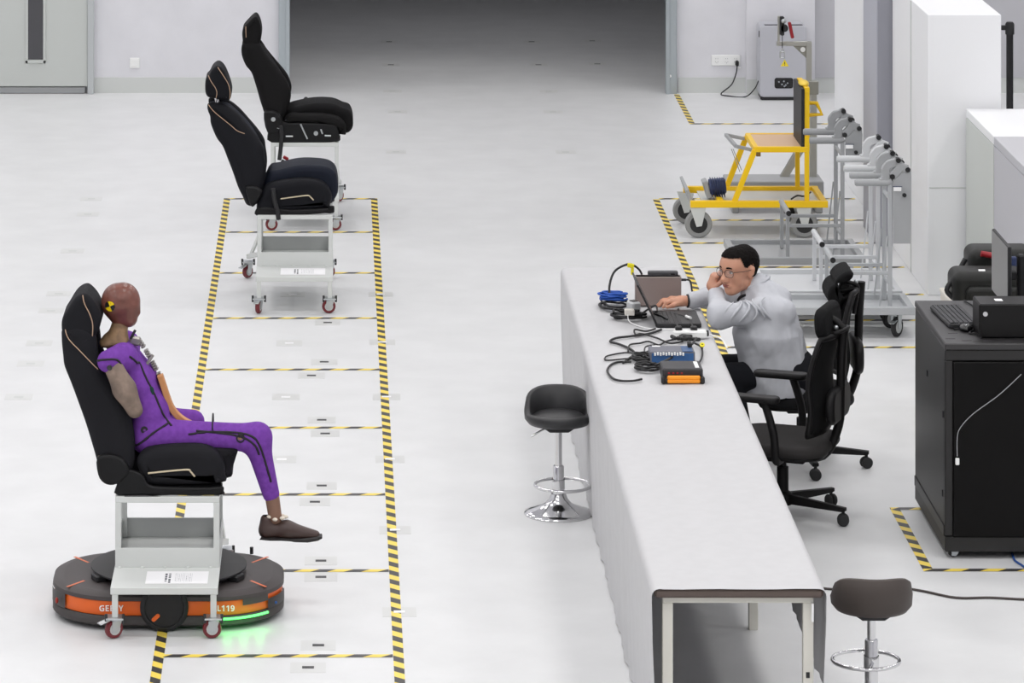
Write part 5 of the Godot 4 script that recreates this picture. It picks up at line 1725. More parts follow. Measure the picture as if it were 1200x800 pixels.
	_wire("plug_lead", "black lead from the power strip's left plug up to the laptop", [Vector3(1.6954,0.772,-20.2944),Vector3(1.6972,0.772,-20.4169),Vector3(1.7136,0.772,-20.6664),Vector3(1.7399,0.772,-20.879)], 0.006, M.cable)
	_wire("plug_lead", "black lead with a white sleeve from the power strip's right plug", [Vector3(1.7618,0.775,-20.28),Vector3(1.7736,0.775,-20.4642),Vector3(1.7733,0.775,-20.6098),Vector3(1.746,0.775,-20.6939),Vector3(1.7064,0.775,-20.7362)], 0.006, M.cable)
	o = thing("white_sleeve", "short white sleeve on the plug lead beside the man's cuff", "sleeve", Vector3(1.7687,0.78,-20.6063))
	st = S()
	tube(st, xyz([-0.012, 0.006, -0.02, 0.01, 0.004, 0.014]), 0.008, 8)
	part("sleeve_body", st, M.plug_white, o)
	_wire("signal_cable", "thin black cable looping wide to the left of the blue measuring box", [Vector3(1.588,0.764,-20.435),Vector3(1.5365,0.764,-20.3735),Vector3(1.4843,0.764,-20.4145),Vector3(1.4796,0.764,-20.2922),Vector3(1.5107,0.764,-20.3125),Vector3(1.579,0.764,-20.2115),Vector3(1.6325,0.764,-20.0917),Vector3(1.6986,0.764,-20.1315)], 0.0045, M.cable, "black cables on the bench")
	_wire("signal_cable", "long black cable from the laptop's corner out to the left and back to the rings", [Vector3(1.6169,0.762,-20.4241),Vector3(1.5453,0.762,-20.3221),Vector3(1.4478,0.762,-20.2614),Vector3(1.3776,0.762,-20.2211),Vector3(1.3427,0.762,-20.141),Vector3(1.3806,0.762,-20.0813),Vector3(1.4238,0.762,-19.9827),Vector3(1.4444,0.762,-19.8656),Vector3(1.4072,0.762,-19.7499),Vector3(1.3717,0.762,-19.6545)], 0.006, M.cable, "black cables on the bench")
	_wire("signal_cable", "black cable making the far left loop on the bench", [Vector3(1.5242,0.762,-19.8269),Vector3(1.4664,0.762,-19.8269),Vector3(1.4085,0.762,-19.885),Vector3(1.3218,0.762,-19.8269),Vector3(1.2932,0.762,-19.7691),Vector3(1.3018,0.762,-19.7116),Vector3(1.399,0.762,-19.7499),Vector3(1.4621,0.762,-19.7691),Vector3(1.5224,0.762,-19.7499)], 0.004, M.cable, "black cables on the bench")
	_wire("signal_cable", "black cable curving round to the left of the two cable rings", [Vector3(1.414,0.762,-19.6735),Vector3(1.3526,0.762,-19.6735),Vector3(1.3065,0.762,-19.5977),Vector3(1.2856,0.762,-19.4664),Vector3(1.3,0.762,-19.3185),Vector3(1.3364,0.762,-19.2636),Vector3(1.3926,0.762,-19.2636),Vector3(1.4355,0.762,-19.3002)], 0.0055, M.cable, "black cables on the bench")
	_wire("signal_cable", "black cable over the top of the blue measuring box to the power strip", [Vector3(1.5128,0.79,-19.4682),Vector3(1.5941,0.79,-19.6194),Vector3(1.6716,0.79,-19.8118),Vector3(1.7289,0.79,-19.9487),Vector3(1.7618,0.79,-20.0875)], 0.006, M.cable, "black cables on the bench")
	_wire("signal_cable", "black cable past the box's right side with a yellow flag", [Vector3(1.7534,0.765,-20.087),Vector3(1.7757,0.765,-20.0079),Vector3(1.7736,0.765,-19.8904),Vector3(1.7557,0.765,-19.7359),Vector3(1.7292,0.765,-19.6216)], 0.005, M.cable, "black cables on the bench")
	_wire("signal_cable", "upper thin cable running to the blue measuring box", [Vector3(1.414,0.762,-19.9045),Vector3(1.4336,0.762,-20.0615),Vector3(1.4867,0.762,-20.1012),Vector3(1.5316,0.762,-20.141),Vector3(1.5757,0.762,-20.0615),Vector3(1.6155,0.762,-20.141),Vector3(1.675,0.762,-20.201)], 0.0045, M.cable, "black cables on the bench")
	_wire("signal_cable", "thin looped lead at the blue measuring box's left end", [Vector3(1.5542,0.775,-20),Vector3(1.5054,0.775,-19.9606),Vector3(1.4883,0.775,-19.8434),Vector3(1.4755,0.775,-19.7276),Vector3(1.506,0.775,-19.8047),Vector3(1.5285,0.775,-19.8824),Vector3(1.4854,0.775,-19.8047),Vector3(1.5054,0.775,-19.6893),Vector3(1.536,0.775,-19.7661)], 0.004, M.cable, "black cables on the bench")
	_wire("signal_cable", "short crooked cable lying on the laptop's keys", [Vector3(1.5515,0.782,-20.7443),Vector3(1.5839,0.782,-20.8296),Vector3(1.6253,0.782,-20.9157),Vector3(1.624,0.782,-20.7869),Vector3(1.599,0.782,-20.7443),Vector3(1.6356,0.782,-20.6596),Vector3(1.6589,0.782,-20.5756)], 0.005, M.cable, "black cables on the bench")
	o = thing("yellow_flag", "round yellow label flag beside the blue measuring box", "label", Vector3(1.777,0.79,-19.929))
	st = S()
	lathe(st, PackedVector2Array([Vector2(0, -0.003), Vector2(0.012, -0.003), Vector2(0.012, 0.003), Vector2(0, 0.003)]), Vector3.ZERO, 14, Basis(Vector3.RIGHT, 0.8))
	part("flag", st, mat(c8(240, 226, 30), 0.5), o)
	st = S()
	tube(st, xyz([0, -0.028, 0, 0, 0.005, 0]), 0.004, 6)
	part("flag_stem", st, M.cable, o)
	o = thing("plug_cluster", "cluster of black connectors piled behind the blue measuring box", "connectors", Vector3(1.7035,0.756,-20.1895))
	st = S()
	for k in 9:
		var a := rng.randf_range(-0.06, 0.06)
		box(st, Vector3(a, 0.012 + 0.004 * (k % 3), rng.randf_range(-0.05, 0.05)), Vector3(0.06, 0.018, 0.018), 0.005, Basis(Vector3.UP, rng.randf_range(0, 3)))
	part("connector_body", st, M.black, o)
	# blue measuring box
	o = thing("measuring_box", "blue-fronted grey measuring box with a row of white terminals", "measuring box", Vector3(1.61, TOP, -19.72))
	st = S()
	box(st, Vector3(0, 0.03, 0), Vector3(0.215, 0.06, 0.14), 0.005)
	part("box_body", st, mat(c8(104, 106, 116), 0.45), o)
	st = S()
	box(st, Vector3(0.0, 0.028, 0.0705), Vector3(0.2, 0.05, 0.006), 0.001)
	part("blue_front", st, mat(c8(44, 88, 140), 0.45), o)
	for k in 11:
		st = S()
		box(st, Vector3(-0.085 + 0.0135 * k, 0.05 + 0.002 * (k % 2), 0.077), Vector3(0.009, 0.014, 0.01), 0.001)
		part("terminal", st, M.plug_white, o)
	st = S()
	box(st, Vector3(-0.07, 0.0605, -0.055), Vector3(0.04, 0.002, 0.02), 0.0)
	part("white_label", st, M.paper, o)
	st = S()
	box(st, Vector3(0.072, 0.0612, 0.01), Vector3(0.05, 0.004, 0.12), 0.001)
	part("blue_lid", st, mat(c8(52, 86, 130), 0.45), o)
	st = S()
	for z in [-0.05, -0.02]:
		box(st, Vector3(0.09, 0.072, z), Vector3(0.02, 0.024, 0.02), 0.004)
	part("cable_plug", st, M.black, o)
	# black box with orange rubber bumpers
	o = thing("orange_box", "black box with orange rubber bumpers, nearest device on the bench", "instrument", Vector3(1.62, TOP, -19.34))
	st = S()
	box(st, Vector3(0.005, 0.035, 0), Vector3(0.19, 0.06, 0.18), 0.006)
	part("box_body", st, mat(c8(46, 45, 48), 0.5), o)
	st = S()
	box(st, Vector3(0.075, 0.0655, 0.0), Vector3(0.018, 0.002, 0.13), 0.0)
	part("white_label", st, M.paper, o)
	st = S()
	box(st, Vector3(0.005, 0.012, 0.1), Vector3(0.195, 0.024, 0.03), 0.006)
	for x in [-0.088, 0.096]:
		box(st, Vector3(x, 0.016, 0.104), Vector3(0.02, 0.034, 0.036), 0.006)
	part("black_edge", st, M.black, o)
	for y in [0.012, 0.028]:
		st = S()
		bar(st, Vector3(-0.07, y, 0.112), Vector3(0.085, y, 0.112), 0.015, 0.02, 0.005)
		part("orange_bumper", st, mat(c8(250, 156, 30), 0.45), o)
	st = S()
	for k in 4:
		box(st, Vector3(-0.06 + 0.02 * k, 0.045, 0.0905), Vector3(0.01, 0.008, 0.004), 0.001)
	part("red_socket", st, M.red, o)

# ---------------------------------------------------------------- things on and behind the black cabinet (its top is y = 1.0)
func _cabinet_things() -> void:
	var st: SurfaceTool
	var o := thing("keyboard", "black keyboard lying on the cabinet top", "keyboard", Vector3(2.945, 1.0, -19.52), 0.06)
	st = S()
	box(st, Vector3(0, 0.012, 0), Vector3(0.15, 0.02, 0.44), 0.004)
	part("keyboard_base", st, mat(c8(48, 48, 50), 0.45), o)
	st = S()
	for r in 6:
		for k in 18:
			box(st, Vector3(-0.058 + 0.0225 * r, 0.0245, -0.2 + 0.0235 * k), Vector3(0.0185, 0.007, 0.0195), 0.002)
	part("keys", st, mat(c8(54, 54, 58), 0.5), o).set_meta("kind", "stuff")
	o = thing("mouse", "black computer mouse in front of the keyboard", "mouse", Vector3(2.955, 1.0, -19.255))
	st = S()
	ell(st, Vector3(0, 0.012, 0), Vector3(0.032, 0.02, 0.048))
	part("mouse_shell", st, M.black_gloss, o)
	st = S()
	box(st, Vector3(0, 0.03, 0.02), Vector3(0.006, 0.006, 0.014), 0.002)
	part("wheel", st, M.stand_pale, o)
	_wire("keyboard_lead", "black lead curling from the keyboard towards the computer", [Vector3(3.0515,1.006,-19.9285),Vector3(3.0739,1.006,-19.805),Vector3(3.0651,1.006,-19.6426),Vector3(3.0239,1.006,-19.4829),Vector3(2.9874,1.006,-19.404),Vector3(3.0298,1.006,-19.3648)], 0.004, M.cable)
	_wire("mouse_lead", "black lead snaking over the cabinet top beside the computer", [Vector3(2.8993,1.006,-19.2482),Vector3(2.9613,1.006,-19.2869),Vector3(3.0166,1.006,-19.3063),Vector3(2.9596,1.006,-19.1712),Vector3(2.9965,1.006,-19.152),Vector3(2.9975,1.006,-19.0569)], 0.004, M.cable)
	o = thing("computer", "black desktop computer lying flat at the cabinet's front", "computer", Vector3(2.99, 1.0, -19.07))
	st = S()
	box(st, Vector3(0.22, 0.082, -0.1), Vector3(0.44, 0.157, 0.2), 0.006)
	part("computer_case", st, mat(c8(17, 16, 16), 0.4, 0.0, 0.35), o)
	st = S()
	lathe(st, PackedVector2Array([Vector2(0.011, 0), Vector2(0.011, 0.004), Vector2(0, 0.005)]), Vector3(0.028, 0.115, 0.0), 16, Basis(Vector3.RIGHT, PI / 2))
	part("power_button", st, mat(c8(200, 200, 202), 0.3), o)
	st = S()
	box(st, Vector3(0.105, 0.161, -0.1), Vector3(0.035, 0.001, 0.05), 0.0)
	part("white_sticker", st, M.paper, o)
	st = S()
	for x in [0.06, 0.38]:
		box(st, Vector3(x, 0.0015, -0.06), Vector3(0.03, 0.004, 0.03), 0.0)
		box(st, Vector3(x, 0.0015, -0.16), Vector3(0.03, 0.004, 0.03), 0.0)
	part("foot", st, M.rubber, o)
	# monitor turned to the left
	o = thing("monitor", "flat monitor facing left on the cabinet, behind the computer", "monitor", Vector3(3.2, 1.0, -19.72))
	st = S()
	box(st, Vector3(0, 0.2, 0.0), Vector3(0.018, 0.3, 0.48), 0.004)
	part("monitor_housing", st, M.black, o)
	st = S()
	box(st, Vector3(-0.0098, 0.2, 0.0), Vector3(0.002, 0.29, 0.47), 0.0)
	part("screen", st, M.screen, o)
	st = S()
	box(st, Vector3(0.035, 0.18, 0.05), Vector3(0.055, 0.04, 0.05), 0.006)
	part("mount", st, M.black_soft, o)
	st = S()
	box(st, Vector3(0.085, 0.145, 0.05), Vector3(0.035, 0.27, 0.06), 0.008)
	part("stand_post", st, M.black_soft, o)
	st = S()
	box(st, Vector3(0.04, 0.006, 0.0), Vector3(0.2, 0.012, 0.24), 0.004)
	part("stand_base", st, M.black_soft, o)
	# equipment cases on a pale crate behind the cabinet
	o = thing("beige_crate", "pale beige crate behind the black cabinet, its corner just showing", "crate", Vector3(3.27, 0, -21.2))
	st = S()
	box(st, Vector3(0.27, 0.3, -0.5), Vector3(0.54, 0.6, 1.0), 0.004)
	part("crate_body", st, mat(c8(206, 200, 190), 0.6), o)
	st = S()
	box(st, Vector3(0.27, 0.61, -0.5), Vector3(0.55, 0.02, 1.01), 0.004)
	part("crate_lid", st, mat(c8(212, 207, 198), 0.6), o)
	var shell := mat(c8(27, 28, 26), 0.5, 0.0, 0.4)
	for k in 2:
		o = thing("equipment_case", ["lower black rounded equipment case with two white stickers behind the monitor", "upper black equipment case standing behind the lower one"][k], "case", [Vector3(3.45, 0.62, -21.73), Vector3(3.56, 0.62, -22.02)][k])
		var hh: float = [0.185, 0.25][k]
		st = S()
		extr(st, rrect(0.4 if k == 0 else 0.36, hh, 0.05, 6), -0.12, 0.12, 0.045, Vector3(0, hh * 0.5 + 0.01, 0), Basis(), true, 5)
		part("case_shell", st, shell, o)
		st = S()
		extr(st, rrect(0.33, hh * 0.55, 0.04, 6), 0.1, 0.15, 0.025, Vector3(0.03, hh * 0.4, 0), Basis(), true, 4)
		part("front_pocket", st, shell, o)
		st = S()
		tube(st, spline(xyz([-0.19, hh * 0.8, 0.05, -0.225, hh * 0.5, 0.06, -0.19, 0.05, 0.06]), 5), 0.014, 8)
		part("side_strap", st, M.black, o)
		if k == 0:
			for x in [-0.04, 0.075]:
				st = S()
				box(st, Vector3(x, hh + 0.006, 0.075), Vector3(0.035, 0.004, 0.035), 0.0, Basis(Vector3.RIGHT, 0.6))
				part("white_sticker", st, M.paper, o)
	o = thing("marker_pen", "red and white marker between the two equipment cases", "marker", Vector3(3.53, 0.83, -21.88))
	st = S()
	tube(st, xyz([-0.09, 0.035, 0, 0.0, 0.02, 0]), 0.016, 8)
	part("red_cap", st, M.red, o)
	st = S()
	tube(st, xyz([0.0, 0.02, 0, 0.04, 0.014, 0]), 0.016, 8)
	part("white_barrel", st, M.plug_white, o)
	st = S()
	box(st, Vector3(0.07, -0.01, 0), Vector3(0.06, 0.06, 0.03), 0.006)
	part("blue_block", st, M.navy, o)

const ORD := ["first", "second", "third", "fourth", "fifth", "sixth", "seventh", "eighth", "ninth", "tenth", "eleventh", "twelfth", "thirteenth", "fourteenth", "fifteenth"]

# ---------------------------------------------------------------- faint label patches stuck to the floor
func _floor_labels() -> void:
	var film := mat(c8(212, 213, 212), 0.3)
	var white := mat(c8(246, 246, 248), 0.3)
	var a := S()
	box(a, Vector3(0, 0.0005, 0), Vector3(0.15, 0.001, 0.15), 0.0)
	a.generate_normals()
	var fm := a.commit()
	a = S()
	box(a, Vector3(0, 0.0013, 0), Vector3(0.05, 0.0008, 0.035), 0.0)
	a.generate_normals()
	var tm := a.commit()
	var sets := {
		"left of the seat bays": [Vector3(-1.7082,0,-28.4698),Vector3(-1.6957,0,-27.8746),Vector3(-1.7146,0,-26.5487),Vector3(-1.7086,0,-25.1572),Vector3(-1.7197,0,-24.6407),Vector3(-1.7243,0,-23.7154),Vector3(-1.7326,0,-23.166),Vector3(-1.7349,0,-22.3256)],
		"between the striped tapes": [Vector3(-0.2723,0,-25.1309),Vector3(-0.0557,0,-24.2915),Vector3(-0.2767,0,-23.7154),Vector3(-0.0725,0,-23.2108),Vector3(-0.1429,0,-22.8571),Vector3(-0.2791,0,-22.3256),Vector3(-0.0817,0,-21.7786),Vector3(-0.0626,0,-21.4669),Vector3(-0.2831,0,-20.9059),Vector3(-0.0763,0,-20.3562),Vector3(-0.1085,0,-20.0334),Vector3(-0.075,0,-18.9424),Vector3(-0.0739,0,-18.6625),Vector3(-0.0805,0,-17.5695),Vector3(-0.1221,0,-17.2414)],
		"on the middle striped tape": [Vector3(0.267,0,-25.1309),Vector3(0.2621,0,-23.7389),Vector3(0.2698,0,-22.3256),Vector3(0.27,0,-20.9059),Vector3(0.2762,0,-19.4963),Vector3(0.2751,0,-18.0859)],
		"in front of the dark opening": [Vector3(0.4533,0,-33.4728),Vector3(1.7289,0,-33.4635),Vector3(0.4791,0,-32.3887),Vector3(1.7067,0,-32.3799),Vector3(0.4378,0,-30.4569),Vector3(1.7001,0,-30.4491)],
		"inside the dark opening": [Vector3(2.272,0,-36.4742),Vector3(0.4628,0,-36.4188),Vector3(1.7299,0,-36.4188),Vector3(2.2263,0,-35.0365),Vector3(0.4592,0,-34.9854),Vector3(1.7201,0,-34.9854)],
	}
	for key in sets:
		var i := 0
		for p in sets[key]:
			var o := thing("floor_label", "faint floor label %s, %s from the front" % [key, ORD[sets[key].size() - 1 - i]], "floor label", p, 0.0, "floor labels " + key)
			part("film", fm, film, o)
			var dark: bool = (key == "between the striped tapes" and not i in [0, 2, 5, 8]) or key == "inside the dark opening"
			part("tag", tm, M.bolt if dark else (M.base if key == "left of the seat bays" or key == "in front of the dark opening" else white), o)
			if key == "on the middle striped tape":
				(o.get_child(1) as Node3D).position.y = 0.0012
			i += 1

# ---------------------------------------------------------------- helpers: shapes
func S() -> SurfaceTool:
	var st := SurfaceTool.new()
	st.begin(Mesh.PRIMITIVE_TRIANGLES)
	return st

func v2s(a: Array) -> PackedVector2Array:
	var o := PackedVector2Array()
	for i in range(0, a.size(), 2):
		o.append(Vector2(a[i], a[i + 1]))
	return o

func v3s(a: Array, z := 0.0) -> PackedVector3Array:   # flat x,y list on a plane of constant z
	var o := PackedVector3Array()
	for i in range(0, a.size(), 2):
		o.append(Vector3(a[i], a[i + 1], z))
	return o

func xyz(a: Array) -> PackedVector3Array:
	var o := PackedVector3Array()
	for i in range(0, a.size(), 3):
		o.append(Vector3(a[i], a[i + 1], a[i + 2]))
	return o

func poly(st: SurfaceTool, p: Array, out: Vector3, group := -1) -> void:
	var nrm: Vector3 = (p[1] - p[0]).cross(p[2] - p[0])
	st.set_smooth_group(group)
	for i in range(1, p.size() - 1):
		if nrm.dot(out) > 0.0:
			st.add_vertex(p[0]); st.add_vertex(p[i + 1]); st.add_vertex(p[i])
		else:
			st.add_vertex(p[0]); st.add_vertex(p[i]); st.add_vertex(p[i + 1])

func quad(st: SurfaceTool, a: Vector3, b: Vector3, c: Vector3, d: Vector3, group := 1) -> void:   # a b c d anticlockwise seen from outside
	st.set_smooth_group(group)
	st.add_vertex(a); st.add_vertex(c); st.add_vertex(b)
	st.add_vertex(a); st.add_vertex(d); st.add_vertex(c)

func box(st: SurfaceTool, c: Vector3, size: Vector3, b := 0.003, bs := Basis()) -> void:
	var h := size * 0.5
	b = minf(b, minf(h.x, minf(h.y, h.z)) * 0.9)
	for ax in 3:
		var u := (ax + 1) % 3
		var w := (ax + 2) % 3
		for s in [-1.0, 1.0]:
			var f := []
			for k in [[-1, -1], [1, -1], [1, 1], [-1, 1]]:
				var v := Vector3()
				v[ax] = s * h[ax]
				v[u] = k[0] * (h[u] - b)
				v[w] = k[1] * (h[w] - b)
				f.append(c + bs * v)
			var o := Vector3(); o[ax] = s
			poly(st, f, bs * o)
			if b > 0.0:
				for t in [-1.0, 1.0]:
					var e := []
					for k in [[0, -1], [0, 1], [1, 1], [1, -1]]:
						var v := Vector3()
						v[ax] = s * (h[ax] if k[0] == 0 else h[ax] - b)
						v[u] = t * (h[u] - b if k[0] == 0 else h[u])
						v[w] = k[1] * (h[w] - b)
						e.append(c + bs * v)
					var o2 := Vector3(); o2[ax] = s; o2[u] = t
					poly(st, e, bs * o2)
	if b > 0.0:
		for sx in [-1.0, 1.0]:
			for sy in [-1.0, 1.0]:
				for sz in [-1.0, 1.0]:
					var g := Vector3(sx, sy, sz)
					poly(st, [c + bs * (g * Vector3(h.x, h.y - b, h.z - b)), c + bs * (g * Vector3(h.x - b, h.y, h.z - b)), c + bs * (g * Vector3(h.x - b, h.y - b, h.z))], bs * g)

func bar(st: SurfaceTool, a: Vector3, e: Vector3, w: float, d := -1.0, b := 0.002, up := Vector3.UP) -> void:   # a square tube from a to e
	var y := (e - a).normalized()
	var x := up.cross(y)
	if x.length() < 0.1:
		x = Vector3.RIGHT
	x = x.normalized()
	box(st, (a + e) * 0.5, Vector3(w, a.distance_to(e), w if d < 0.0 else d), b, Basis(x, y, x.cross(y)))

func tube(st: SurfaceTool, p: PackedVector3Array, r, seg := 8, closed := false, caps := true) -> void:
	var n := p.size()
	var rings := []
	var x := Vector3()
	for i in n:
		var t: Vector3
		if closed:
			t = p[(i + 1) % n] - p[(i + n - 1) % n]
		else:
			t = p[mini(i + 1, n - 1)] - p[maxi(i - 1, 0)]
		t = t.normalized()
		if i == 0:
			x = t.cross(Vector3.UP)
			if x.length() < 0.1:
				x = t.cross(Vector3.RIGHT)
		x = (x - t * x.dot(t)).normalized()
		var y := t.cross(x)
		var rr: float = r[i] if r is Array or r is PackedFloat32Array else r
		var ring := []
		for k in seg:
			var a := TAU * k / seg
			ring.append(p[i] + (x * cos(a) + y * sin(a)) * rr)
		rings.append(ring)
	for i in (n if closed else n - 1):
		var a: Array = rings[i]
		var b: Array = rings[(i + 1) % n]
		for k in seg:
			var l := (k + 1) % seg
			quad(st, a[k], a[l], b[l], b[k], 1)
	if caps and not closed:
		poly(st, rings[0], p[0] - p[1])
		poly(st, rings[n - 1], p[n - 1] - p[n - 2])

func spline(p: PackedVector3Array, per := 6, closed := false) -> PackedVector3Array:
	var o := PackedVector3Array()
	var n := p.size()
	for i in (n if closed else n - 1):
		var a := p[(i + n - 1) % n] if closed else p[maxi(i - 1, 0)]
		var b := p[i]
		var c := p[(i + 1) % n]
		var d := p[(i + 2) % n] if closed else p[mini(i + 2, n - 1)]
		for k in per:
			o.append(b.cubic_interpolate(c, a, d, float(k) / per))
	if not closed:
		o.append(p[n - 1])
	return o

func smooth2(p: PackedVector2Array, per := 4) -> PackedVector2Array:
	var o := PackedVector2Array()
	var n := p.size()
	for i in n:
		for k in per:
			o.append(p[i].cubic_interpolate(p[(i + 1) % n], p[(i + n - 1) % n], p[(i + 2) % n], float(k) / per))
	return o

func lathe(st: SurfaceTool, prof: PackedVector2Array, at := Vector3.ZERO, seg := 24, bs := Basis()) -> void:   # radius, height
	var g := 1
	for i in prof.size() - 1:
		if i > 0:
			var d0 := (prof[i] - prof[i - 1]).normalized()
			var d1 := (prof[i + 1] - prof[i]).normalized()
			if d0.dot(d1) < 0.75:
				g += 1
		for k in seg:
			var a := TAU * k / seg
			var b := TAU * (k + 1) / seg
			var q := [Vector3(cos(a) * prof[i].x, prof[i].y, sin(a) * prof[i].x), Vector3(cos(b) * prof[i].x, prof[i].y, sin(b) * prof[i].x), Vector3(cos(b) * prof[i + 1].x, prof[i + 1].y, sin(b) * prof[i + 1].x), Vector3(cos(a) * prof[i + 1].x, prof[i + 1].y, sin(a) * prof[i + 1].x)]
			for j in 4:
				q[j] = at + bs * q[j]
			st.set_smooth_group(g)
			if prof[i].x > 1e-6:
				st.add_vertex(q[0]); st.add_vertex(q[1]); st.add_vertex(q[2])
			if prof[i + 1].x > 1e-6:
				st.add_vertex(q[0]); st.add_vertex(q[2]); st.add_vertex(q[3])

func inset(p: PackedVector2Array, d: float) -> PackedVector2Array:   # p anticlockwise; moves every corner inwards
	var o := PackedVector2Array()
	var n := p.size()
	for i in n:
		var a := (p[i] - p[(i + n - 1) % n]).normalized()
		var b := (p[(i + 1) % n] - p[i]).normalized()
		var m := (Vector2(-a.y, a.x) + Vector2(-b.y, b.x)).normalized()
		var c := maxf(0.5, m.dot(Vector2(-a.y, a.x)))
		o.append(p[i] + m * d / c)
	return o

# A solid between z0 and z1 with the outline p (x, y), edges rounded by r; bs and at place it. smooth: shade the outline as a curve.
var taper := Vector3(0, 0, 1)   # from height, to height, factor on the thickness at the top

func extr(st: SurfaceTool, p: PackedVector2Array, z0: float, z1: float, r := 0.004, at := Vector3.ZERO, bs := Basis(), smooth := true, steps := 3, puff := 0.0) -> void:
	if Geometry2D.is_polygon_clockwise(p):
		p = p.duplicate()
		p.reverse()
	var area := 0.0
	var rows := []
	r = minf(r, (z1 - z0) * 0.5)
	for k in steps + 1:
		var a := PI * 0.5 * k / steps
		rows.append([r * (1.0 - sin(a)), z0 + r * (1.0 - cos(a))])
	for k in steps + 1:
		var a := PI * 0.5 * k / steps
		rows.append([r * (1.0 - cos(a)), z1 - r * (1.0 - sin(a))])
	var rings := []
	for row in rows:
		var q := inset(p, row[0])
		var ring := []
		for v in q:
			ring.append(at + bs * Vector3(v.x, v.y, row[1] * (1.0 if taper.z == 1.0 else lerpf(1.0, taper.z, clampf((v.y - taper.x) / (taper.y - taper.x), 0.0, 1.0)))))
		rings.append(ring)
	var n := p.size()
	for i in rings.size() - 1:
		for k in n:
			var l := (k + 1) % n
			quad(st, rings[i][k], rings[i][l], rings[i + 1][l], rings[i + 1][k], 1 if smooth else -1)
	var flat := inset(p, r)
	var t := Geometry2D.triangulate_polygon(flat)
	if t.is_empty():
		t = Geometry2D.triangulate_polygon(p)
	for e in [[0, -1.0], [rings.size() - 1, 1.0]]:
		for i in range(0, t.size(), 3):
			poly(st, [rings[e[0]][t[i]], rings[e[0]][t[i + 1]], rings[e[0]][t[i + 2]]], bs * Vector3(0, 0, e[1]), 2 if smooth else -1)

# height of a rounded slab's surface over its middle plane at a point, for laying piping on it
func rim_z(p: PackedVector2Array, q: Vector2, z1: float, r: float) -> float:
	var d := 1e9
	for i in p.size():
		d = minf(d, q.distance_to(Geometry2D.get_closest_point_to_segment(q, p[i], p[(i + 1) % p.size()])))
	d = minf(d, r)
	return (z1 - r + sqrt(maxf(0.0, r * r - (r - d) * (r - d)))) * (1.0 if taper.z == 1.0 else lerpf(1.0, taper.z, clampf((q.y - taper.x) / (taper.y - taper.x), 0.0, 1.0)))

func rrect(w: float, h: float, r: float, seg := 5) -> PackedVector2Array:
	var o := PackedVector2Array()
	for q in 4:
		var c := Vector2((w * 0.5 - r) * [1, -1, -1, 1][q], (h * 0.5 - r) * [1, 1, -1, -1][q])
		for k in seg + 1:
			var a := PI * 0.5 * (q + float(k) / seg)
			o.append(c + Vector2(cos(a), sin(a)) * r)
	return o

const UPZ := Basis(Vector3(1, 0, 0), Vector3(0, 0, -1), Vector3(0, 1, 0))   # outlines drawn in plan: x stays, y becomes -z, depth becomes height

func ell(st: SurfaceTool, c: Vector3, r: Vector3, bs := Basis(), seg := 16, rows := 10) -> void:
	for i in rows:
		var a := PI * i / rows
		var b := PI * (i + 1) / rows
		for k in seg:
			var u := TAU * k / seg
			var w := TAU * (k + 1) / seg
			var f := func(t: float, s: float) -> Vector3: return c + bs * (r * Vector3(sin(t) * cos(s), cos(t), sin(t) * sin(s)))
			quad(st, f.call(a, u), f.call(a, w), f.call(b, w), f.call(b, u), 1)

# A smooth body: bones are [a, b, radius a, radius b] or [..., axis, factor] (thicker along that axis); one surface over all of them (surface nets).
func bone_d(o: Array, p: Vector3) -> float:
	var a: Vector3 = o[0]
	var ab: Vector3 = o[1] - a
	var t := 0.0
	var l := ab.length_squared()
	if l > 1e-9:
		t = clampf((p - a).dot(ab) / l, 0.0, 1.0)
	var d := p - (a + ab * t)
	if o.size() > 4:
		var ax: Vector3 = o[4]
		d -= ax * d.dot(ax) * (1.0 - 1.0 / o[5])
	return d.length() - lerpf(o[2], o[3], t)

func field(bones: Array, k: float, p: Vector3) -> float:
	var s := 0.0
	for o in bones:
		s += exp(-k * clampf(bone_d(o, p), -0.2, 0.5))
	return log(maxf(s, 1e-12)) / k

func onto(bones: Array, k: float, p: Vector3, dir: Vector3, most := 0.6) -> Vector3:
	var t := 0.0
	while t < most:
		if field(bones, k, p + dir * t) > 0.0:
			return p + dir * t
		t += 0.004
	return Vector3.INF

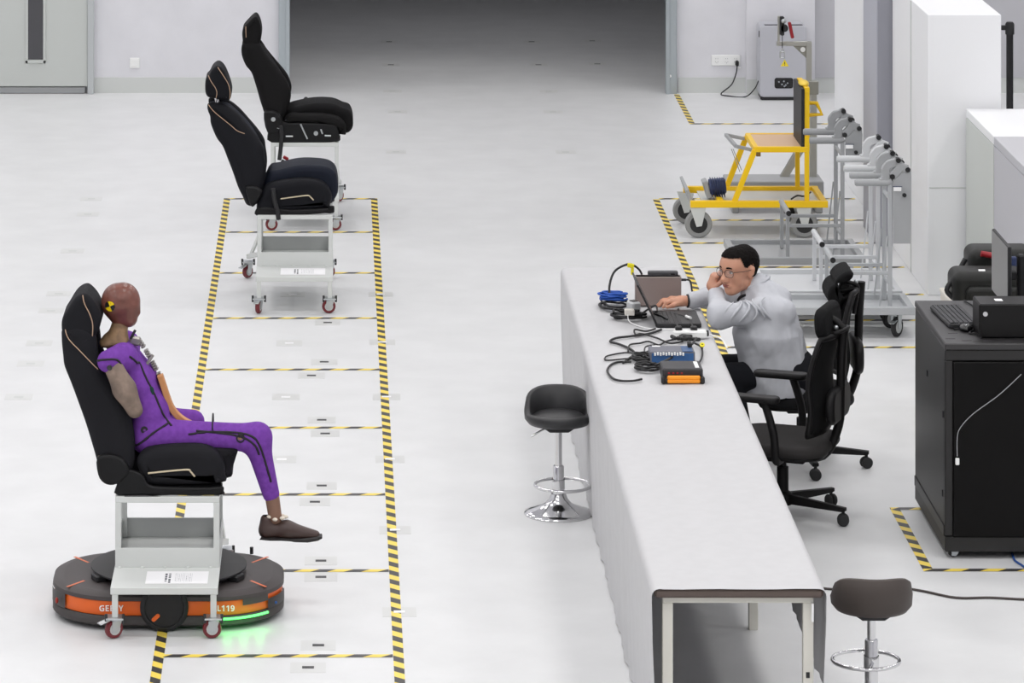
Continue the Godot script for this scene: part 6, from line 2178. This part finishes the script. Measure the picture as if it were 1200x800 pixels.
func nets(st: SurfaceTool, bones: Array, cell: float, k: float, noise: FastNoiseLite = null, amp := 0.0, squash := Vector3.ONE, keep = null) -> void:
	var lo := Vector3.ONE * 1e9
	var hi := -lo
	var margin := 5.0 / k + cell * 2.0
	for o in bones:
		var r: float = maxf(o[2], o[3]) * (o[5] if o.size() > 4 else 1.0) + margin
		for q in 2:
			lo = lo.min(o[q] - Vector3.ONE * r)
			hi = hi.max(o[q] + Vector3.ONE * r)
	var nx := int((hi.x - lo.x) / cell) + 2
	var ny := int((hi.y - lo.y) / cell) + 2
	var nz := int((hi.z - lo.z) / cell) + 2
	var f := PackedFloat32Array()
	f.resize(nx * ny * nz)
	for o in bones:
		var r: float = maxf(o[2], o[3]) * (o[5] if o.size() > 4 else 1.0) + margin
		var a0: Vector3 = ((o[0] as Vector3).min(o[1]) - Vector3.ONE * r - lo) / cell
		var b0: Vector3 = ((o[0] as Vector3).max(o[1]) + Vector3.ONE * r - lo) / cell
		var a: Vector3 = o[0]
		var ab: Vector3 = o[1] - a
		var il := 1.0 / maxf(ab.length_squared(), 1e-9)
		var r0: float = o[2]
		var dr: float = o[3] - r0
		var wide: bool = o.size() > 4
		var ax: Vector3 = o[4] if wide else Vector3.ZERO
		var fac: float = 1.0 - 1.0 / o[5] if wide else 0.0
		for z in range(maxi(int(a0.z), 0), mini(int(b0.z) + 1, nz)):
			for y in range(maxi(int(a0.y), 0), mini(int(b0.y) + 1, ny)):
				var row := (z * ny + y) * nx
				for x in range(maxi(int(a0.x), 0), mini(int(b0.x) + 1, nx)):
					var p := lo + Vector3(x, y, z) * cell - a
					var t := clampf(p.dot(ab) * il, 0.0, 1.0)
					p -= ab * t
					if wide:
						p -= ax * p.dot(ax) * fac
					var d := p.length() - r0 - dr * t
					if d < margin:
						f[row + x] += exp(-k * maxf(d, -0.25))
	for i in f.size():
		if f[i] > 0.0:
			f[i] = log(f[i]) / k
			if noise and f[i] > -0.06 and f[i] < 0.06:
				var p := (lo + Vector3(i % nx, (i / nx) % ny, i / (nx * ny)) * cell) * squash
				f[i] += amp * noise.get_noise_3dv(p)
		else:
			f[i] = -0.1
	var at := PackedInt32Array()
	at.resize(f.size())
	var vs := PackedVector3Array()
	var sx := [0, 1, 0, 1, 0, 1, 0, 1]
	var sy := [0, 0, 1, 1, 0, 0, 1, 1]
	var sz := [0, 0, 0, 0, 1, 1, 1, 1]
	var off := PackedInt32Array()
	for c in 8:
		off.append((sz[c] * ny + sy[c]) * nx + sx[c])
	var ea := [0, 2, 4, 6, 0, 1, 4, 5, 0, 1, 2, 3]
	var eb := [1, 3, 5, 7, 2, 3, 6, 7, 4, 5, 6, 7]
	for z in nz - 1:
		for y in ny - 1:
			for x in nx - 1:
				var i := (z * ny + y) * nx + x
				var m := 0
				for c in 8:
					if f[i + off[c]] > 0.0:
						m += 1
				if m == 0 or m == 8:
					continue
				var sum := Vector3()
				var cnt := 0
				for e in 12:
					var fa := f[i + off[ea[e]]]
					var fb := f[i + off[eb[e]]]
					if (fa > 0.0) != (fb > 0.0):
						var t := fa / (fa - fb)
						sum += Vector3(lerpf(sx[ea[e]], sx[eb[e]], t), lerpf(sy[ea[e]], sy[eb[e]], t), lerpf(sz[ea[e]], sz[eb[e]], t))
						cnt += 1
				vs.append(lo + (Vector3(x, y, z) + sum / cnt) * cell)
				at[i] = vs.size()
	st.set_smooth_group(0)
	var dx := 1
	var dy := nx
	var dz := nx * ny
	for z in range(1, nz - 1):
		for y in range(1, ny - 1):
			for x in range(1, nx - 1):
				var i := (z * ny + y) * nx + x
				var inside := f[i] > 0.0
				for ax in 3:
					var j := i + (dx if ax == 0 else dy if ax == 1 else dz)
					if inside == (f[j] > 0.0):
						continue
					var u := dy if ax == 0 else dz if ax == 1 else dx
					var w := dz if ax == 0 else dx if ax == 1 else dy
					var c0 := at[i]
					var c1 := at[i - u]
					var c2 := at[i - u - w]
					var c3 := at[i - w]
					if c0 == 0 or c1 == 0 or c2 == 0 or c3 == 0:
						continue
					if keep != null and not keep.call((vs[c0 - 1] + vs[c2 - 1]) * 0.5):
						continue
					if inside:
						quad(st, vs[c2 - 1], vs[c1 - 1], vs[c0 - 1], vs[c3 - 1], 0)
					else:
						quad(st, vs[c2 - 1], vs[c3 - 1], vs[c0 - 1], vs[c1 - 1], 0)

# ---------------------------------------------------------------- helpers: objects
var names := {}

func numbered(called: String) -> String:
	var k: int = names.get(called, 0)
	names[called] = k + 1
	return called if k == 0 else "%s_%03d" % [called, k]

func tag(o: Node3D, label: String, category: String, group := "", kind := "") -> void:
	if label:
		o.set_meta("label", label)
	if category:
		o.set_meta("category", category)
	if group:
		o.set_meta("group", group)
	if kind:
		o.set_meta("kind", kind)

func thing(called: String, label: String, category: String, at := Vector3.ZERO, turn := 0.0, group := "") -> Node3D:
	var o := Node3D.new()
	o.name = numbered(called)
	add_child(o)
	o.position = at
	o.rotation.y = turn
	tag(o, label, category, group)
	return o

func part(called: String, st, m: Material, parent: Node3D = null, at := Vector3.ZERO, label := "") -> MeshInstance3D:
	var o := MeshInstance3D.new()
	if st is SurfaceTool:
		st.generate_normals()
		o.mesh = st.commit()
	else:
		o.mesh = st
	o.name = numbered(called) if parent == null else called
	o.material_override = m
	(self if parent == null else parent).add_child(o, true)
	o.position = at
	if label:
		o.set_meta("label", label)
	return o

func struct(called: String, st: SurfaceTool, m: Material, label := "", category := "") -> MeshInstance3D:
	var o := part(called, st, m)
	tag(o, label, category, "", "structure")
	return o

func dup(o: Node3D, called: String, label: String, at: Vector3, turn := 0.0) -> Node3D:
	var c: Node3D = o.duplicate()
	c.name = numbered(called)
	add_child(c)
	c.position = at
	c.rotation.y = turn
	c.set_meta("label", label)
	return c

func lettering(text: String, size: float, m: Material, parent: Node3D, at: Vector3, bs := Basis(), called := "lettering", depth := 0.001) -> MeshInstance3D:
	var t := TextMesh.new()
	var f := SystemFont.new()
	f.font_names = PackedStringArray(["Droid Sans"])
	f.font_weight = 700
	t.font = f
	t.text = text
	t.font_size = 32
	t.pixel_size = size / 32.0
	t.depth = depth
	var o := part(called, t, m, parent, at)
	o.basis = bs
	return o

func mat(c: Color, rough := 0.5, metal := 0.0, spec := 0.5) -> StandardMaterial3D:
	var m := StandardMaterial3D.new()
	m.albedo_color = c
	m.roughness = rough
	m.metallic = metal
	m.metallic_specular = spec
	return m

func c8(r: int, g: int, b: int) -> Color:
	return Color(r / 255.0, g / 255.0, b / 255.0)

func noise_tex(freq: float, size := 256, low := 0.0, high := 1.0, octaves := 4, s := 1) -> NoiseTexture2D:
	var n := FastNoiseLite.new()
	n.seed = s
	n.frequency = freq
	n.fractal_octaves = octaves
	var t := NoiseTexture2D.new()
	t.width = size
	t.height = size
	t.seamless = true
	t.noise = n
	var g := Gradient.new()
	g.set_color(0, Color(low, low, low))
	g.set_color(1, Color(high, high, high))
	t.color_ramp = g
	return t

func tri_map(m: StandardMaterial3D, scale: float, world := false) -> StandardMaterial3D:
	m.uv1_triplanar = true
	m.uv1_world_triplanar = world
	m.uv1_scale = Vector3.ONE * scale
	return m

func cloth(c: Color, rough := 0.9, scale := 18.0, bump := 0.08) -> StandardMaterial3D:
	var m := mat(c, rough, 0.0, 0.3)
	m.heightmap_enabled = true
	m.heightmap_texture = weave
	m.heightmap_scale = bump
	return tri_map(m, scale)
